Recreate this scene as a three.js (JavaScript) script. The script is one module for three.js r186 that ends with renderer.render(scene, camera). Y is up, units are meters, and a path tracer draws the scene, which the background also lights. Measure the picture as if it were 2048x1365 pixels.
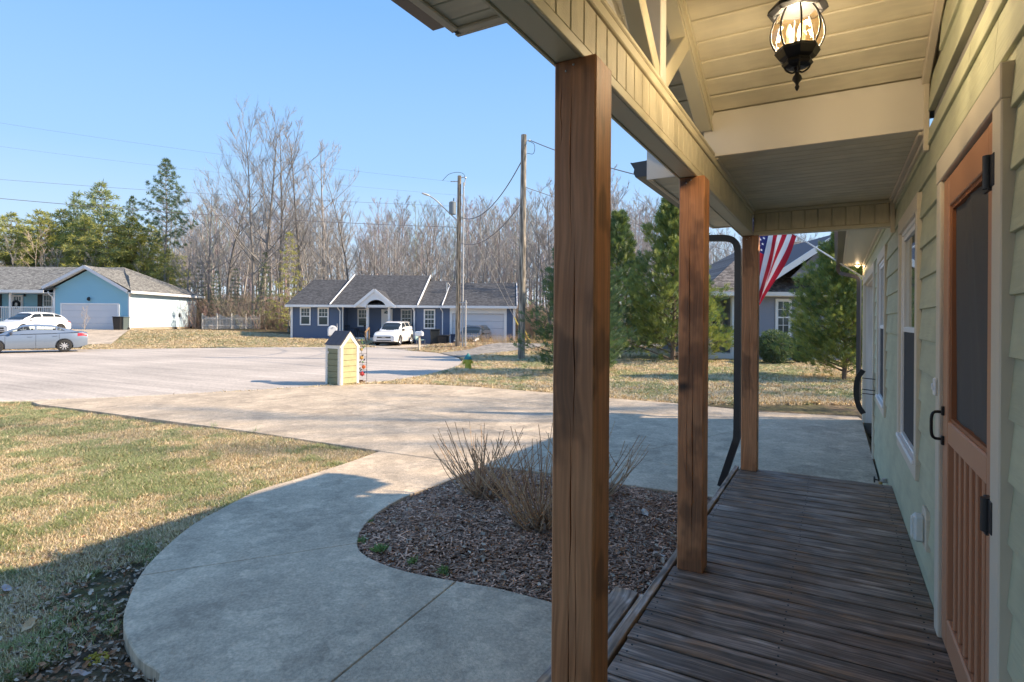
import * as THREE from 'three';
import { mergeGeometries, mergeVertices, toCreasedNormals } from 'three/addons/utils/BufferGeometryUtils.js';
import { ConvexGeometry } from 'three/addons/geometries/ConvexGeometry.js';
import { Brush, Evaluator, SUBTRACTION } from 'three-bvh-csg';

// ---------------------------------------------------------------- camera, sky, sun, exposure
const scene = new THREE.Scene();
const F = 1141, CX = 1024, CY = 641, TH = 29.6 * Math.PI / 180, ROLL = 0.0066;
const EYE = new THREE.Vector3(0, 1.712, 0);
const camera = new THREE.PerspectiveCamera(2 * Math.atan(682.5 / F) * 180 / Math.PI, 2048 / 1365, 0.05, 900);
camera.position.copy(EYE);
camera.rotation.order = 'YXZ';
camera.rotation.set(0, TH, ROLL);
camera.setViewOffset(2048, 1365, 0, 682.5 - CY, 2048, 1365);
camera.updateMatrixWorld(true);

const renderer = new THREE.WebGLRenderer({ antialias: true });
renderer.toneMapping = THREE.LinearToneMapping;
renderer.toneMappingExposure = 2.42;
renderer.shadowMap.enabled = true;

const skyTexture = (() => {
  const W = 64, H = 512, d = new Float32Array(W * H * 4);
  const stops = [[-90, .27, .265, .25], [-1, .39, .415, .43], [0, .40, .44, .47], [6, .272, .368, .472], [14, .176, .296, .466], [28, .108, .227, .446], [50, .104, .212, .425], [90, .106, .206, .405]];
  for (let j = 0; j < H; j++) {
    const el = (j + .5) / H * 180 - 90;
    let k = 0; while (k < stops.length - 2 && el > stops[k + 1][0]) k++;
    const a = stops[k], b = stops[k + 1], t = Math.min(1, Math.max(0, (el - a[0]) / (b[0] - a[0])));
    for (let i = 0; i < W; i++) {
      const o = (j * W + i) * 4;
      for (let c = 0; c < 3; c++) d[o + c] = (a[c + 1] + (b[c + 1] - a[c + 1]) * t);
      d[o + 3] = 1;
    }
  }
  const t = new THREE.DataTexture(d, W, H, THREE.RGBAFormat, THREE.FloatType);
  t.mapping = THREE.EquirectangularReflectionMapping; t.magFilter = THREE.LinearFilter; t.needsUpdate = true;
  return t;
})();
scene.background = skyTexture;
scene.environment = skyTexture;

const sunDir = new THREE.Vector3(.88 * Math.cos(.611), Math.sin(.611), -.475 * Math.cos(.611)).normalize();
const sun = new THREE.DirectionalLight(new THREE.Color(1, .83, .63), 3.9);
sun.position.copy(sunDir).multiplyScalar(120); sun.target.position.set(-8, 0, -20); sun.position.add(sun.target.position);
sun.castShadow = true; sun.shadow.mapSize.set(4096, 4096); sun.shadow.radius = 1.4;
Object.assign(sun.shadow.camera, { left: -70, right: 70, top: 60, bottom: -60, near: 1, far: 320 });
sun.name = 'sun'; scene.add(sun, sun.target);

// ---------------------------------------------------------------- helpers
let seedState = 7;
const seed = (s) => { seedState = s >>> 0; };
const R = () => { seedState = (seedState + 0x6D2B79F5) | 0; let t = Math.imul(seedState ^ (seedState >>> 15), 1 | seedState); t = (t + Math.imul(t ^ (t >>> 7), 61 | t)) ^ t; return ((t ^ (t >>> 14)) >>> 0) / 4294967296; };
const rr = (a, b) => a + (b - a) * R();
const V = (x, y, z) => new THREE.Vector3(x, y, z);
const ss = (a, b, x) => { const t = Math.min(1, Math.max(0, (x - a) / (b - a))); return t * t * (3 - 2 * t); };
const SIN = Math.sin(TH), COS = Math.cos(TH);
const C = (lat, z, y = 0) => V(lat * COS - z * SIN, y, -(lat * SIN + z * COS));            // camera-aligned metres to world
const latOf = (x, z) => x * COS - z * SIN, depthOf = (x, z) => -x * SIN - z * COS;
const ray = (px, py) => V((px - CX) / F, -(py - CY) / F, -1).applyQuaternion(camera.quaternion);
const px3 = (px, py, depth) => ray(px, py).multiplyScalar(depth).add(EYE);                // a pixel at a chosen depth
const SLOPE = .0035;
const gp = (px, py, off = 0) => { const d = ray(px, py); const t = (EYE.y - off) / (-d.y - SLOPE); return d.multiplyScalar(t).add(EYE); };   // a pixel on the ground plane
const mound = (lat, z, a, l0, z0, sl, sz) => a * Math.exp(-(((lat - l0) / sl) ** 2) - (((z - z0) / sz) ** 2));
function terrain(x, z) {
  const lat = latOf(x, z), d = depthOf(x, z);
  return -SLOPE * d + .85 * ss(34, 47, d) * ss(-14, -27, lat) + mound(lat, d, .34, -.5, 37.3, 6.2, 2.3)
    + .32 * ss(38, 44, d) * ss(-8.5, -12, lat) * (1 - ss(-14, -27, lat)) + .4 * ss(52, 70, d);
}
const names = new Map();
function numbered(n) { const k = names.get(n) || 0; names.set(n, k + 1); return k ? n + '_' + String(k).padStart(3, '0') : n; }
function mesh(name, geo, mat, parent = scene) {
  if (Array.isArray(geo)) geo = merge(geo);
  const m = new THREE.Mesh(geo, mat); m.name = parent === scene ? numbered(name) : name; m.castShadow = m.receiveShadow = true; parent.add(m); return m;
}
function tag(o, label, category, group, kind) { if (label) o.userData.label = label; if (category) o.userData.category = category; if (group) o.userData.group = group; if (kind) o.userData.kind = kind; return o; }
function thing(name, label, category, group, pos, turn = 0) {
  const g = new THREE.Group(); g.name = numbered(name); scene.add(g); if (pos) g.position.copy(pos); g.rotation.y = turn; return tag(g, label, category, group);
}
const struct = (name, geo, mat) => tag(mesh(name, geo, mat), null, null, null, 'structure');
function merge(list) {
  const l = list.filter(Boolean).map((g) => { const q = g.index ? g.toNonIndexed() : g.clone(); for (const k of Object.keys(q.attributes)) if (!['position', 'normal', 'uv', 'color'].includes(k)) q.deleteAttribute(k); return q; });
  const uv = l.every((g) => g.attributes.uv), col = l.every((g) => g.attributes.color);
  for (const g of l) { if (!uv) g.deleteAttribute('uv'); if (!col) g.deleteAttribute('color'); if (!g.attributes.normal) g.computeVertexNormals(); }
  return mergeGeometries(l);
}
const at = (g, x, y, z) => g.translate(x, y, z);
const box = (w, h, d, x = 0, y = 0, z = 0) => new THREE.BoxGeometry(w, h, d).translate(x, y, z);
const cbCache = new Map();
function cbox(w, h, d, c = .006, x = 0, y = 0, z = 0) {                                       // chamfered box
  const key = [w, h, d, c].map((v) => v.toFixed(4)).join();
  if (!cbCache.has(key)) {
    const p = [], a = w / 2, b = h / 2, e = d / 2; c = Math.min(c, a * .9, b * .9, e * .9);
    for (const i of [-1, 1]) for (const j of [-1, 1]) for (const k of [-1, 1]) p.push(V(i * a, j * (b - c), k * (e - c)), V(i * (a - c), j * b, k * (e - c)), V(i * (a - c), j * (b - c), k * e));
    cbCache.set(key, new ConvexGeometry(p));
  }
  return cbCache.get(key).clone().translate(x, y, z);
}
const span = (x0, x1, y0, y1, z0, z1, c) => c ? cbox(Math.abs(x1 - x0), Math.abs(y1 - y0), Math.abs(z1 - z0), c, (x0 + x1) / 2, (y0 + y1) / 2, (z0 + z1) / 2) : box(Math.abs(x1 - x0), Math.abs(y1 - y0), Math.abs(z1 - z0), (x0 + x1) / 2, (y0 + y1) / 2, (z0 + z1) / 2);
function bar(a, b, w, h = w, c = 0) {                                                       // a box from a to b
  const L = a.distanceTo(b), g = c ? cbox(w, h, L, c) : new THREE.BoxGeometry(w, h, L);
  const m = new THREE.Matrix4().lookAt(a, b, Math.abs(b.clone().sub(a).normalize().y) > .99 ? V(1, 0, 0) : V(0, 1, 0)); g.applyMatrix4(m); return g.translate((a.x + b.x) / 2, (a.y + b.y) / 2, (a.z + b.z) / 2);
}
function tube(pts, r, sides = 6, closed = false) { return new THREE.TubeGeometry(new THREE.CatmullRomCurve3(pts, closed), Math.max(2, pts.length * 4), r, sides, closed); }
function rod(a, b, r0, r1 = r0, sides = 8) {
  const L = a.distanceTo(b), g = new THREE.CylinderGeometry(r1, r0, L, sides); g.applyQuaternion(new THREE.Quaternion().setFromUnitVectors(V(0, 1, 0), b.clone().sub(a).normalize())); return g.translate((a.x + b.x) / 2, (a.y + b.y) / 2, (a.z + b.z) / 2);
}
const lathe = (pts, seg = 16) => new THREE.LatheGeometry(pts.map(([x, y]) => new THREE.Vector2(x, y)), seg);
function extrude(pts, depth, bevel = 0) { const s = new THREE.Shape(pts.map(([x, y]) => new THREE.Vector2(x, y))); return new THREE.ExtrudeGeometry(s, { depth, bevelEnabled: bevel > 0, bevelSize: bevel, bevelThickness: bevel, bevelSegments: 1, curveSegments: 8 }); }
function quads(list) {                                                                      // flat faces from corner lists
  const p = []; for (const q of list) for (let i = 1; i < q.length - 1; i++) for (const v of [q[0], q[i], q[i + 1]]) p.push(v.x, v.y, v.z);
  const g = new THREE.BufferGeometry(); g.setAttribute('position', new THREE.Float32BufferAttribute(p, 3)); g.computeVertexNormals(); return g;
}
function uvGrain(g, axis = 'y', s = 1, ou = 0, ov = 0) {                                    // uv in metres: v along the grain axis, u across it
  g = g.index ? g.toNonIndexed() : g; g.computeBoundingBox();
  const p = g.attributes.position, n = g.attributes.normal, uv = new Float32Array(p.count * 2), ax = 'xyz'.indexOf(axis);
  for (let i = 0; i < p.count; i++) {
    const P = [p.getX(i), p.getY(i), p.getZ(i)], N = [n.getX(i), n.getY(i), n.getZ(i)].map(Math.abs);
    let best = -1, bk = 0; for (let k = 0; k < 3; k++) if (k !== ax && N[k] > best) { best = N[k]; bk = k; }
    if (N[ax] > .8) { const o = [0, 1, 2].filter((k) => k !== ax); uv[2 * i] = P[o[0]] / s + ou; uv[2 * i + 1] = P[o[1]] / s + ov; continue; }
    const o = 3 - ax - bk; uv[2 * i] = (P[o] + bk * .37) / s + ou; uv[2 * i + 1] = P[ax] / s + ov;
  }
  g.setAttribute('uv', new THREE.BufferAttribute(uv, 2)); return g;
}
const uvFlat = (g, s = 1) => { g = g.index ? g.toNonIndexed() : g; const p = g.attributes.position, uv = new Float32Array(p.count * 2); for (let i = 0; i < p.count; i++) { uv[2 * i] = p.getX(i) / s; uv[2 * i + 1] = p.getZ(i) / s; } g.setAttribute('uv', new THREE.BufferAttribute(uv, 2)); return g; };

// ---------------------------------------------------------------- noise and textures
const hash = (x, y, s) => { let h = Math.imul(x, 374761393) ^ Math.imul(y, 668265263) ^ Math.imul(s, 2246822519); h = Math.imul(h ^ (h >>> 13), 1274126177); return ((h ^ (h >>> 16)) >>> 0) / 4294967296; };
function vn(x, y, px, py, s) {                                                              // value noise that repeats every px, py cells
  const xi = Math.floor(x), yi = Math.floor(y), fx = x - xi, fy = y - yi, u = fx * fx * (3 - 2 * fx), v = fy * fy * (3 - 2 * fy);
  const m = (a, b) => ((a % b) + b) % b, x0 = m(xi, px), x1 = m(xi + 1, px), y0 = m(yi, py), y1 = m(yi + 1, py);
  const a = hash(x0, y0, s), b = hash(x1, y0, s), c = hash(x0, y1, s), d = hash(x1, y1, s);
  return a + (b - a) * u + (c - a) * v + (a - b - c + d) * u * v;
}
function fbm(u, v, cx, cy, oct, s) { let t = 0, a = .5, n = 0; for (let o = 0; o < oct; o++) { t += a * vn(u * cx, v * cy, cx, cy, s + o); n += a; a *= .5; cx *= 2; cy *= 2; } return t / n; }
const noise2 = (x, z, s = 3) => vn(x, z, 100003, 100003, s);
function tex(W, H, fn, srgb = true) {
  const d = new Uint8Array(W * H * 4);
  for (let j = 0; j < H; j++) for (let i = 0; i < W; i++) { const c = fn(i / W, j / H), o = (j * W + i) * 4; for (let k = 0; k < 3; k++) d[o + k] = Math.max(0, Math.min(255, (Array.isArray(c) ? c[k] : c) * 255)); d[o + 3] = 255; }
  const t = new THREE.DataTexture(d, W, H); t.wrapS = t.wrapT = THREE.RepeatWrapping; t.magFilter = THREE.LinearFilter; t.minFilter = THREE.LinearMipmapLinearFilter; t.generateMipmaps = true;
  if (srgb) t.colorSpace = THREE.SRGBColorSpace; t.needsUpdate = true; return t;
}
const rep = (t, x, y = x) => { const c = t.clone(); c.repeat.set(x, y); c.needsUpdate = true; return c; };
const mix3 = (a, b, t) => [a[0] + (b[0] - a[0]) * t, a[1] + (b[1] - a[1]) * t, a[2] + (b[2] - a[2]) * t];
const mat = (o) => new THREE.MeshStandardMaterial(Object.assign({ roughness: .7, side: THREE.DoubleSide }, o));
const phys = (o) => new THREE.MeshPhysicalMaterial(Object.assign({ roughness: .5, side: THREE.DoubleSide }, o));
const lin = (r, g, b) => new THREE.Color().setRGB(r, g, b);

const tConcrete = tex(1024, 1024, (u, v) => {
  const a = fbm(u, v, 5, 5, 5, 11), b = fbm(u, v, 40, 40, 3, 21), c = fbm(u, v, 180, 180, 2, 31), st = ss(.5, .66, fbm(u, v, 9, 7, 4, 41)), lt = ss(.575, .615, fbm(u, v, 13, 11, 6, 51));
  const k = .83 + (a - .5) * .13 + (b - .5) * .12 + (c - .5) * .2 - st * .07 + lt * .06;
  return [k, k * .985, k * .955];
});
const tConcreteB = tex(512, 512, (u, v) => .5 + (fbm(u, v, 150, 150, 2, 61) - .5) * .7 + (fbm(u, v, 30, 30, 3, 62) - .5) * .4, false);
const tAsphalt = tex(1024, 1024, (u, v) => {
  const a = fbm(u, v, 3, 4, 4, 71), b = fbm(u, v, 220, 220, 2, 72), str = fbm(u, v, 3, 60, 3, 73), p = hash(Math.floor(u * 512), Math.floor(v * 512), 5) > .9 ? .1 : 0;
  const k = .78 + (a - .5) * .2 + (b - .5) * .16 + (str - .5) * .16 + p * .4; return [k, k * .985, k * .965];
});
const tWood = tex(512, 1024, (u, v) => {
  const w = u + (fbm(u, v, 3, 3, 3, 81) - .5) * .045, g = fbm(w, v, 60, 2, 3, 82), f = fbm(w, v, 200, 6, 2, 83), a = fbm(u, v, 3, 4, 4, 84), st = ss(.56, .72, fbm(u, v, 8, 5, 4, 85));
  const kx = (u - .31), ky = (v - .62) * 2.4, kn = Math.exp(-(kx * kx + ky * ky) * 420);
  const k = .84 + (g - .5) * .18 + (f - .5) * .2 + (a - .5) * .22 - st * .2 - kn * .4; return [k, k * (.96 + (a - .5) * .12), k * (.93 + (a - .5) * .25)];
});
const tWoodB = tex(512, 512, (u, v) => { const w = u + (fbm(u, v, 3, 3, 3, 81) - .5) * .045; return fbm(w, v, 70, 2, 3, 82) * .7 + fbm(w, v, 160, 6, 2, 83) * .3; }, false);
const tDeck = tex(512, 2048, (u, v) => {
  const w = u + (fbm(u, v, 4, 4, 3, 91) - .5) * .06, g = fbm(w, v, 70, 3, 3, 92), a = fbm(u, v, 5, 8, 4, 94), wear = ss(.5, .68, fbm(u, v, 10, 5, 4, 95)), br = ss(.55, .75, fbm(u, v, 6, 6, 3, 96));
  const k = .62 + (g - .5) * .55 + (a - .5) * .3; return mix3(mix3([k, k * .92, k * .86], [k * 1.35, k * 1.33, k * 1.34], wear * .55), [k * 1.15, k * .92, k * .68], br * .5);
});
const tDeckR = tex(512, 512, (u, v) => [.5, .42 + fbm(u, v, 6, 5, 4, 97) * .45 + (fbm(u, v, 60, 3, 2, 98) - .5) * .2, .5], false);
const tGrainB = tex(512, 512, (u, v) => fbm(u + (fbm(u, v, 3, 3, 2, 101) - .5) * .05, v, 60, 4, 3, 102), false);
const tShingle = tex(1024, 1024, (u, v) => {                                                 // 32 courses of shingle tabs
  const row = Math.floor(v * 32), x = u * 28 + (row % 2) * .5 + hash(row, 3, 4) * .4, tab = Math.floor(x), e = v * 32 - row, fx = x - tab;
  const k = .62 + hash(tab % 28, row, 8) * .34 + (fbm(u, v, 200, 200, 1, 9) - .5) * .3; return (e < .16 || fx < .03) ? k * .62 : k;
});
const tBark = tex(256, 512, (u, v) => { const k = .55 + (fbm(u, v, 24, 5, 4, 111) - .5) * .9 + (fbm(u, v, 4, 6, 3, 112) - .5) * .3; return [k, k * .97, k * .92]; });
const tSoil = tex(1024, 1024, (u, v) => {
  const a = fbm(u, v, 6, 6, 5, 121), b = fbm(u, v, 90, 90, 3, 122), g = ss(.44, .60, fbm(u, v, 9, 9, 5, 123)), d = ss(.52, .66, fbm(u, v, 8, 8, 4, 124));
  const k = .62 + (b - .5) * .7 + (a - .5) * .25; let c = mix3([.70 * k, .59 * k, .43 * k], [.50 * k, .47 * k, .27 * k], g); return mix3(c, [.52 * k, .42 * k, .33 * k], d * .6);
});
const tMulch = tex(512, 512, (u, v) => { const k = .25 + fbm(u, v, 60, 60, 3, 131) * .5 + (fbm(u, v, 8, 8, 3, 132) - .5) * .2; return [k, k * .82, k * .72]; });
const tMulchB = tex(512, 512, (u, v) => fbm(u, v, 50, 50, 4, 133), false);
const tGravel = tex(512, 512, (u, v) => { const k = .6 + (fbm(u, v, 120, 120, 2, 141) - .5) * .8 + (fbm(u, v, 6, 6, 3, 142) - .5) * .25; return [k, k * .98, k * .95]; });
const tPaint = tex(512, 512, (u, v) => { const k = .93 + (fbm(u, v, 8, 8, 4, 151) - .5) * .14 + (fbm(u, v, 90, 12, 2, 152) - .5) * .06; return [k, k, k * .985]; });

const M = {
  concrete: mat({ color: lin(.68, .56, .425), map: rep(tConcrete, 1 / 3.1), bumpMap: rep(tConcreteB, 1 / .9), bumpScale: .004, roughness: .82 }),
  concreteWalk: mat({ color: lin(.78, .635, .475), map: rep(tConcrete, 1 / 2.3), bumpMap: rep(tConcreteB, 1 / .7), bumpScale: .005, roughness: .8 }),
  concreteFar: mat({ color: lin(.66, .56, .45), map: rep(tConcrete, 1 / 4), roughness: .85 }),
  asphalt: mat({ color: lin(.76, .68, .60), map: rep(tAsphalt, 1 / 9), bumpMap: rep(tConcreteB, 1 / 1.2), bumpScale: .003, roughness: .8 }),
  post: mat({ color: lin(.70, .335, .155), map: tWood, bumpMap: tWoodB, bumpScale: .002, roughness: .55 }),
  deck: mat({ color: lin(.50, .40, .32), map: rep(tDeck, 2, 1), bumpMap: rep(tWoodB, 2, 1), bumpScale: .003, roughnessMap: tDeckR, roughness: .95 }),
  greyWood: mat({ color: lin(.80, .70, .60), map: tDeck, bumpMap: tWoodB, bumpScale: .003, roughness: .8 }),
  siding: mat({ color: lin(.53, .535, .375), map: rep(tPaint, 1 / 1.7), bumpMap: rep(tGrainB, 1 / .5), bumpScale: .0012, roughness: .6 }),
  trim: mat({ color: lin(.72, .63, .51), map: rep(tPaint, 1 / 1.1), roughness: .55 }),
  soffit: mat({ color: lin(.75, .675, .53), map: rep(tPaint, 1 / 1.3), roughness: .5 }),
  beamWrap: mat({ color: lin(.66, .59, .44), map: rep(tPaint, 1 / .9), roughness: .45 }),
  slat: mat({ color: lin(.68, .60, .44), map: rep(tPaint, 1 / .9), bumpMap: rep(tConcreteB, 1 / .4), bumpScale: .0008, roughness: .55 }),
  white: mat({ color: lin(.80, .78, .75), roughness: .5 }),
  whiteFar: mat({ color: lin(.80, .80, .79), roughness: .55 }),
  offWhite: mat({ color: lin(.74, .68, .62), map: rep(tPaint, 1 / 1.4), roughness: .5 }),
  door: mat({ color: lin(.47, .225, .12), roughness: .45 }),
  doorDark: mat({ color: lin(.30, .105, .04), roughness: .5 }),
  black: mat({ color: lin(.018, .018, .02), roughness: .45 }),
  blackMetal: mat({ color: lin(.02, .02, .022), roughness: .35, metalness: .5 }),
  gutter: mat({ color: lin(.035, .033, .034), roughness: .35 }),
  shingleDark: mat({ color: lin(.105, .105, .11), map: rep(tShingle, 1 / 4.6), roughness: .9 }),
  shingleGrey: mat({ color: lin(.33, .32, .29), map: rep(tShingle, 1 / 4.6), roughness: .9 }),
  shingleBrown: mat({ color: lin(.20, .185, .18), roughness: .9 }),
  pane: phys({ color: lin(.9, .95, .95), transmission: 1, roughness: .02, thickness: 0, ior: 1.5, metalness: 0 }),
  farGlass: mat({ color: lin(.05, .075, .08), roughness: .06, metalness: .15 }),
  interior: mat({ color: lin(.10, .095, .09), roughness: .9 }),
  interiorWarm: mat({ color: lin(.30, .28, .25), roughness: .9 }),
  galv: mat({ color: lin(.55, .55, .54), metalness: .8, roughness: .42 }),
  chrome: mat({ color: lin(.75, .75, .75), metalness: 1, roughness: .16 }),
  brass: mat({ color: lin(.55, .38, .14), metalness: .9, roughness: .35 }),
  bark: mat({ color: lin(.24, .21, .18), map: rep(tBark, 3, 1), roughness: .95 }),
  barkGrey: mat({ color: lin(.30, .27, .235), roughness: .95 }),
  barkPale: mat({ color: lin(.36, .33, .29), roughness: .95 }),
  barkBrown: mat({ color: lin(.17, .125, .095), roughness: .95 }),
  polewood: mat({ color: lin(.75, .66, .54), map: rep(tBark, 2, 1), roughness: .9 }),
};
// ---------------------------------------------------------------- ground, street, drive, walk
const poly = (pts) => pts.map((p) => [p.x, p.z]);
const G = (list) => list.map(([x, y]) => gp(x, y));
const W = (X, D) => V(X, 0, -D);
function inside(x, z, P) { let c = false; for (let i = 0, j = P.length - 1; i < P.length; j = i++) if ((P[i][1] > z) !== (P[j][1] > z) && x < (P[j][0] - P[i][0]) * (z - P[i][1]) / (P[j][1] - P[i][1]) + P[i][0]) c = !c; return c; }
function sdf(x, z, P) { let d = 1e9; for (let i = 0, j = P.length - 1; i < P.length; j = i++) { const ax = P[j][0], az = P[j][1], bx = P[i][0] - ax, bz = P[i][1] - az, t = Math.min(1, Math.max(0, ((x - ax) * bx + (z - az) * bz) / (bx * bx + bz * bz + 1e-12))), ex = x - ax - bx * t, ez = z - az - bz * t; d = Math.min(d, ex * ex + ez * ez); } d = Math.sqrt(d); return inside(x, z, P) ? d : -d; }   // positive inside
function smooth(pts, n = 4) { const c = new THREE.CatmullRomCurve3(pts.map((p) => p.clone()), false, 'centripetal'); return c.getPoints((pts.length - 1) * n); }

const bedCurve = smooth(G([[962, 931], [893, 962], [800, 997], [738, 1039], [716, 1074], [719, 1100], [758, 1124], [813, 1142], [912, 1161.6], [990, 1174.5], [1103, 1203]]));
const walkOuter = smooth([...G([[760, 902], [686, 928], [600, 955], [514, 981], [450, 1013], [386, 1048], [326, 1097], [283, 1144], [257, 1196], [246, 1238], [253, 1273], [278, 1316], [317, 1358]]), W(-2.86, .9), W(-2.9, .1), W(-2.9, -1.6)]);
const bedBack = G([[1430, 995], [1354, 984], [1228, 966.6], [1103, 947], [1038, 939], [962, 931]]);
const walkPoly = poly([...walkOuter, W(-1.10, -1.6), W(-1.10, 2.9), ...bedCurve.slice().reverse()]);
const bedPoly = poly([W(-.86, 5.93), ...bedBack.slice(1), ...bedCurve.slice(1), W(-1.10, 2.9), W(-1.09, 3.2), W(-.86, 3.2)]);
const streetNear = G([[0, 802], [231, 794], [520, 780], [645, 771.5]]);
const streetFar = G([[174, 699], [350, 697], [520, 695], [642, 694.4], [740, 694.5], [823, 702], [874, 705.7], [908, 712], [924, 722], [915, 733], [888, 743], [840, 753], [781, 763], [735, 766], [705, 768]]);
const ext = (a, b, L) => a.clone().add(a.clone().sub(b).normalize().multiplyScalar(L));
const streetPoly = poly([ext(streetNear[0], streetNear[1], 60), ...streetNear, ...smooth(streetFar.slice().reverse(), 3), ext(streetFar[0], streetFar[1], 60)]);
const driveFar = G([[1716, 833.8], [1620, 829], [1517, 823.6], [1356, 807], [1219, 796.7], [1103, 786], [959, 774.6], [860, 769.4], [749, 768], [705, 769.5], [645, 772.5], [520, 781], [231, 795], [62, 804]]);
const driveLeft = G([[77, 809], [163, 819.4], [334, 842], [501.5, 863.6], [681.5, 890.6], [760, 902]]);
const drivePoly = poly([...driveFar, ...driveLeft, ...bedBack.slice().reverse(), W(-.84, 5.95), W(.42, 5.95), W(.42, 12.1)]);
const blueDrive = poly([...G([[742, 694], [823, 701.5]]), C(-5.2, 38.5), C(-4.6, 43.6), C(-.4, 43.6), C(-.4, 44), C(-10.5, 44), C(-10.3, 40)]);
const lightDrive = poly([C(-26, 37), C(-31.6, 47.4), C(-38.5, 47.4), C(-42, 40), C(-36, 33)]);
const gravelPoly = poly([...G([[880, 707], [960, 699.5], [1040, 695], [1105, 693], [1200, 690], [1330, 689]]), ...G([[1330, 694], [1200, 696.5], [1105, 698.5], [1040, 702.5], [980, 708], [922, 717]])]);

const planeY = (x, z) => -SLOPE * depthOf(x, z);
function clipHalf(P, ax, az, nx, nz) {
  const o = []; for (let i = 0; i < P.length; i++) { const a = P[i], b = P[(i + 1) % P.length], da = (a[0] - ax) * nx + (a[1] - az) * nz, db = (b[0] - ax) * nx + (b[1] - az) * nz; if (da >= 0) o.push(a); if ((da >= 0) !== (db >= 0)) { const t = da / (da - db); o.push([a[0] + (b[0] - a[0]) * t, a[1] + (b[1] - a[1]) * t]); } } return o;
}
function slabGeo(P, yf, thick = .12, c = .012) {
  P = P.filter((p, i) => { const q = P[(i + 1) % P.length]; return Math.hypot(p[0] - q[0], p[1] - q[1]) > .004; });
  let area = 0; for (let i = 0; i < P.length; i++) { const a = P[i], b = P[(i + 1) % P.length]; area += a[0] * b[1] - b[0] * a[1]; }
  if (area < 0) P = P.slice().reverse();
  const n = P.length, I = P.map((p, i) => { const a = P[(i + n - 1) % n], b = P[(i + 1) % n]; let e1x = p[0] - a[0], e1z = p[1] - a[1], e2x = b[0] - p[0], e2z = b[1] - p[1]; const l1 = Math.hypot(e1x, e1z), l2 = Math.hypot(e2x, e2z); e1x /= l1; e1z /= l1; e2x /= l2; e2z /= l2; let mx = -(e1z + e2z), mz = e1x + e2x; const l = Math.hypot(mx, mz) || 1; return [p[0] + mx / l * c, p[1] + mz / l * c]; });
  const pos = [], top = THREE.ShapeUtils.triangulateShape(I.map((p) => new THREE.Vector2(p[0], p[1])), []);
  const y = (p) => yf(p[0], p[1]), push = (...v) => v.forEach((q) => pos.push(q[0], q[1], q[2]));
  for (const [a, b, d] of top) push([I[a][0], y(I[a]), I[a][1]], [I[d][0], y(I[d]), I[d][1]], [I[b][0], y(I[b]), I[b][1]]);
  for (let i = 0; i < n; i++) {
    const j = (i + 1) % n, yi = y(P[i]), yj = y(P[j]);
    const A = [I[i][0], yi, I[i][1]], B = [I[j][0], yj, I[j][1]], Cc = [P[j][0], yj - c, P[j][1]], D = [P[i][0], yi - c, P[i][1]], E = [P[j][0], yj - thick, P[j][1]], H = [P[i][0], yi - thick, P[i][1]];
    push(A, B, Cc, A, Cc, D, D, Cc, E, D, E, H);
  }
  const g = new THREE.BufferGeometry(); g.setAttribute('position', new THREE.Float32BufferAttribute(pos, 3)); g.computeVertexNormals(); return uvFlat(g);
}
function sheetGeo(P, yf, step = 1.2) {                                                       // a thin sheet that follows the terrain
  const t = THREE.ShapeUtils.triangulateShape(P.map((p) => new THREE.Vector2(p[0], p[1])), []), pos = [];
  const cut = (a, b, c, n) => { const l = [[a, b], [b, c], [c, a]].map(([p, q]) => Math.hypot(p[0] - q[0], p[1] - q[1])), m = Math.max(...l); if (m < step || n > 14) { for (const p of [a, b, c]) pos.push(p[0], yf(p[0], p[1]), p[1]); return; } const k = l.indexOf(m), V3 = [a, b, c], p = V3[k], q = V3[(k + 1) % 3], r = V3[(k + 2) % 3], h = [(p[0] + q[0]) / 2, (p[1] + q[1]) / 2]; cut(p, h, r, n + 1); cut(h, q, r, n + 1); };
  for (const [i, j, k] of t) cut(P[i], P[j], P[k], 0);
  const g = new THREE.BufferGeometry(); g.setAttribute('position', new THREE.Float32BufferAttribute(pos, 3)); g.computeVertexNormals(); return uvFlat(g);
}
struct('street', slabGeo(streetPoly, (x, z) => planeY(x, z) - .006, .14, .03), M.asphalt);
function slabs(name, P, lines, m, yf) {                                                       // concrete cast in panels with open joints between them
  let parts = [P];
  for (const [a, b] of lines) { const dx = b.x - a.x, dz = b.z - a.z, l = Math.hypot(dx, dz), nx = -dz / l, nz = dx / l, g = .003; parts = parts.flatMap((q) => [clipHalf(q, a.x + nx * g, a.z + nz * g, nx, nz), clipHalf(q, a.x - nx * g, a.z - nz * g, -nx, -nz)].filter((k) => k.length > 2)); }
  const root = new THREE.Group(); root.name = name; scene.add(root); root.userData.kind = 'structure';
  for (const q of parts) mesh('slab', slabGeo(q, yf, .13, .006), m, root);
  return root;
}
slabs('driveway', drivePoly, [[gp(561, 836), gp(775, 800)], [gp(700, 795), gp(1219, 905)], [gp(1060, 950), gp(1640, 826)]], M.concrete, planeY);
slabs('walkway', walkPoly, [[gp(283, 1150), gp(640, 1097)], [gp(912, 1162), gp(660, 1365)], [gp(760, 903), gp(962, 932)]], M.concreteWalk, (x, z) => planeY(x, z) - .004);
struct('neighbour_driveway', slabGeo(blueDrive, (x, z) => planeY(x, z) + .004 + .0 * x, .2, .02), M.concreteFar);
struct('neighbour_driveway', sheetGeo(lightDrive, (x, z) => terrain(x, z) + .03), M.concreteFar);
struct('gravel_track', sheetGeo(gravelPoly, (x, z) => terrain(x, z) + .03), mat({ color: lin(.85, .80, .74), map: rep(tGravel, 1 / 2), bumpMap: rep(tConcreteB, 1), bumpScale: .02, roughness: .95 }));

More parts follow.
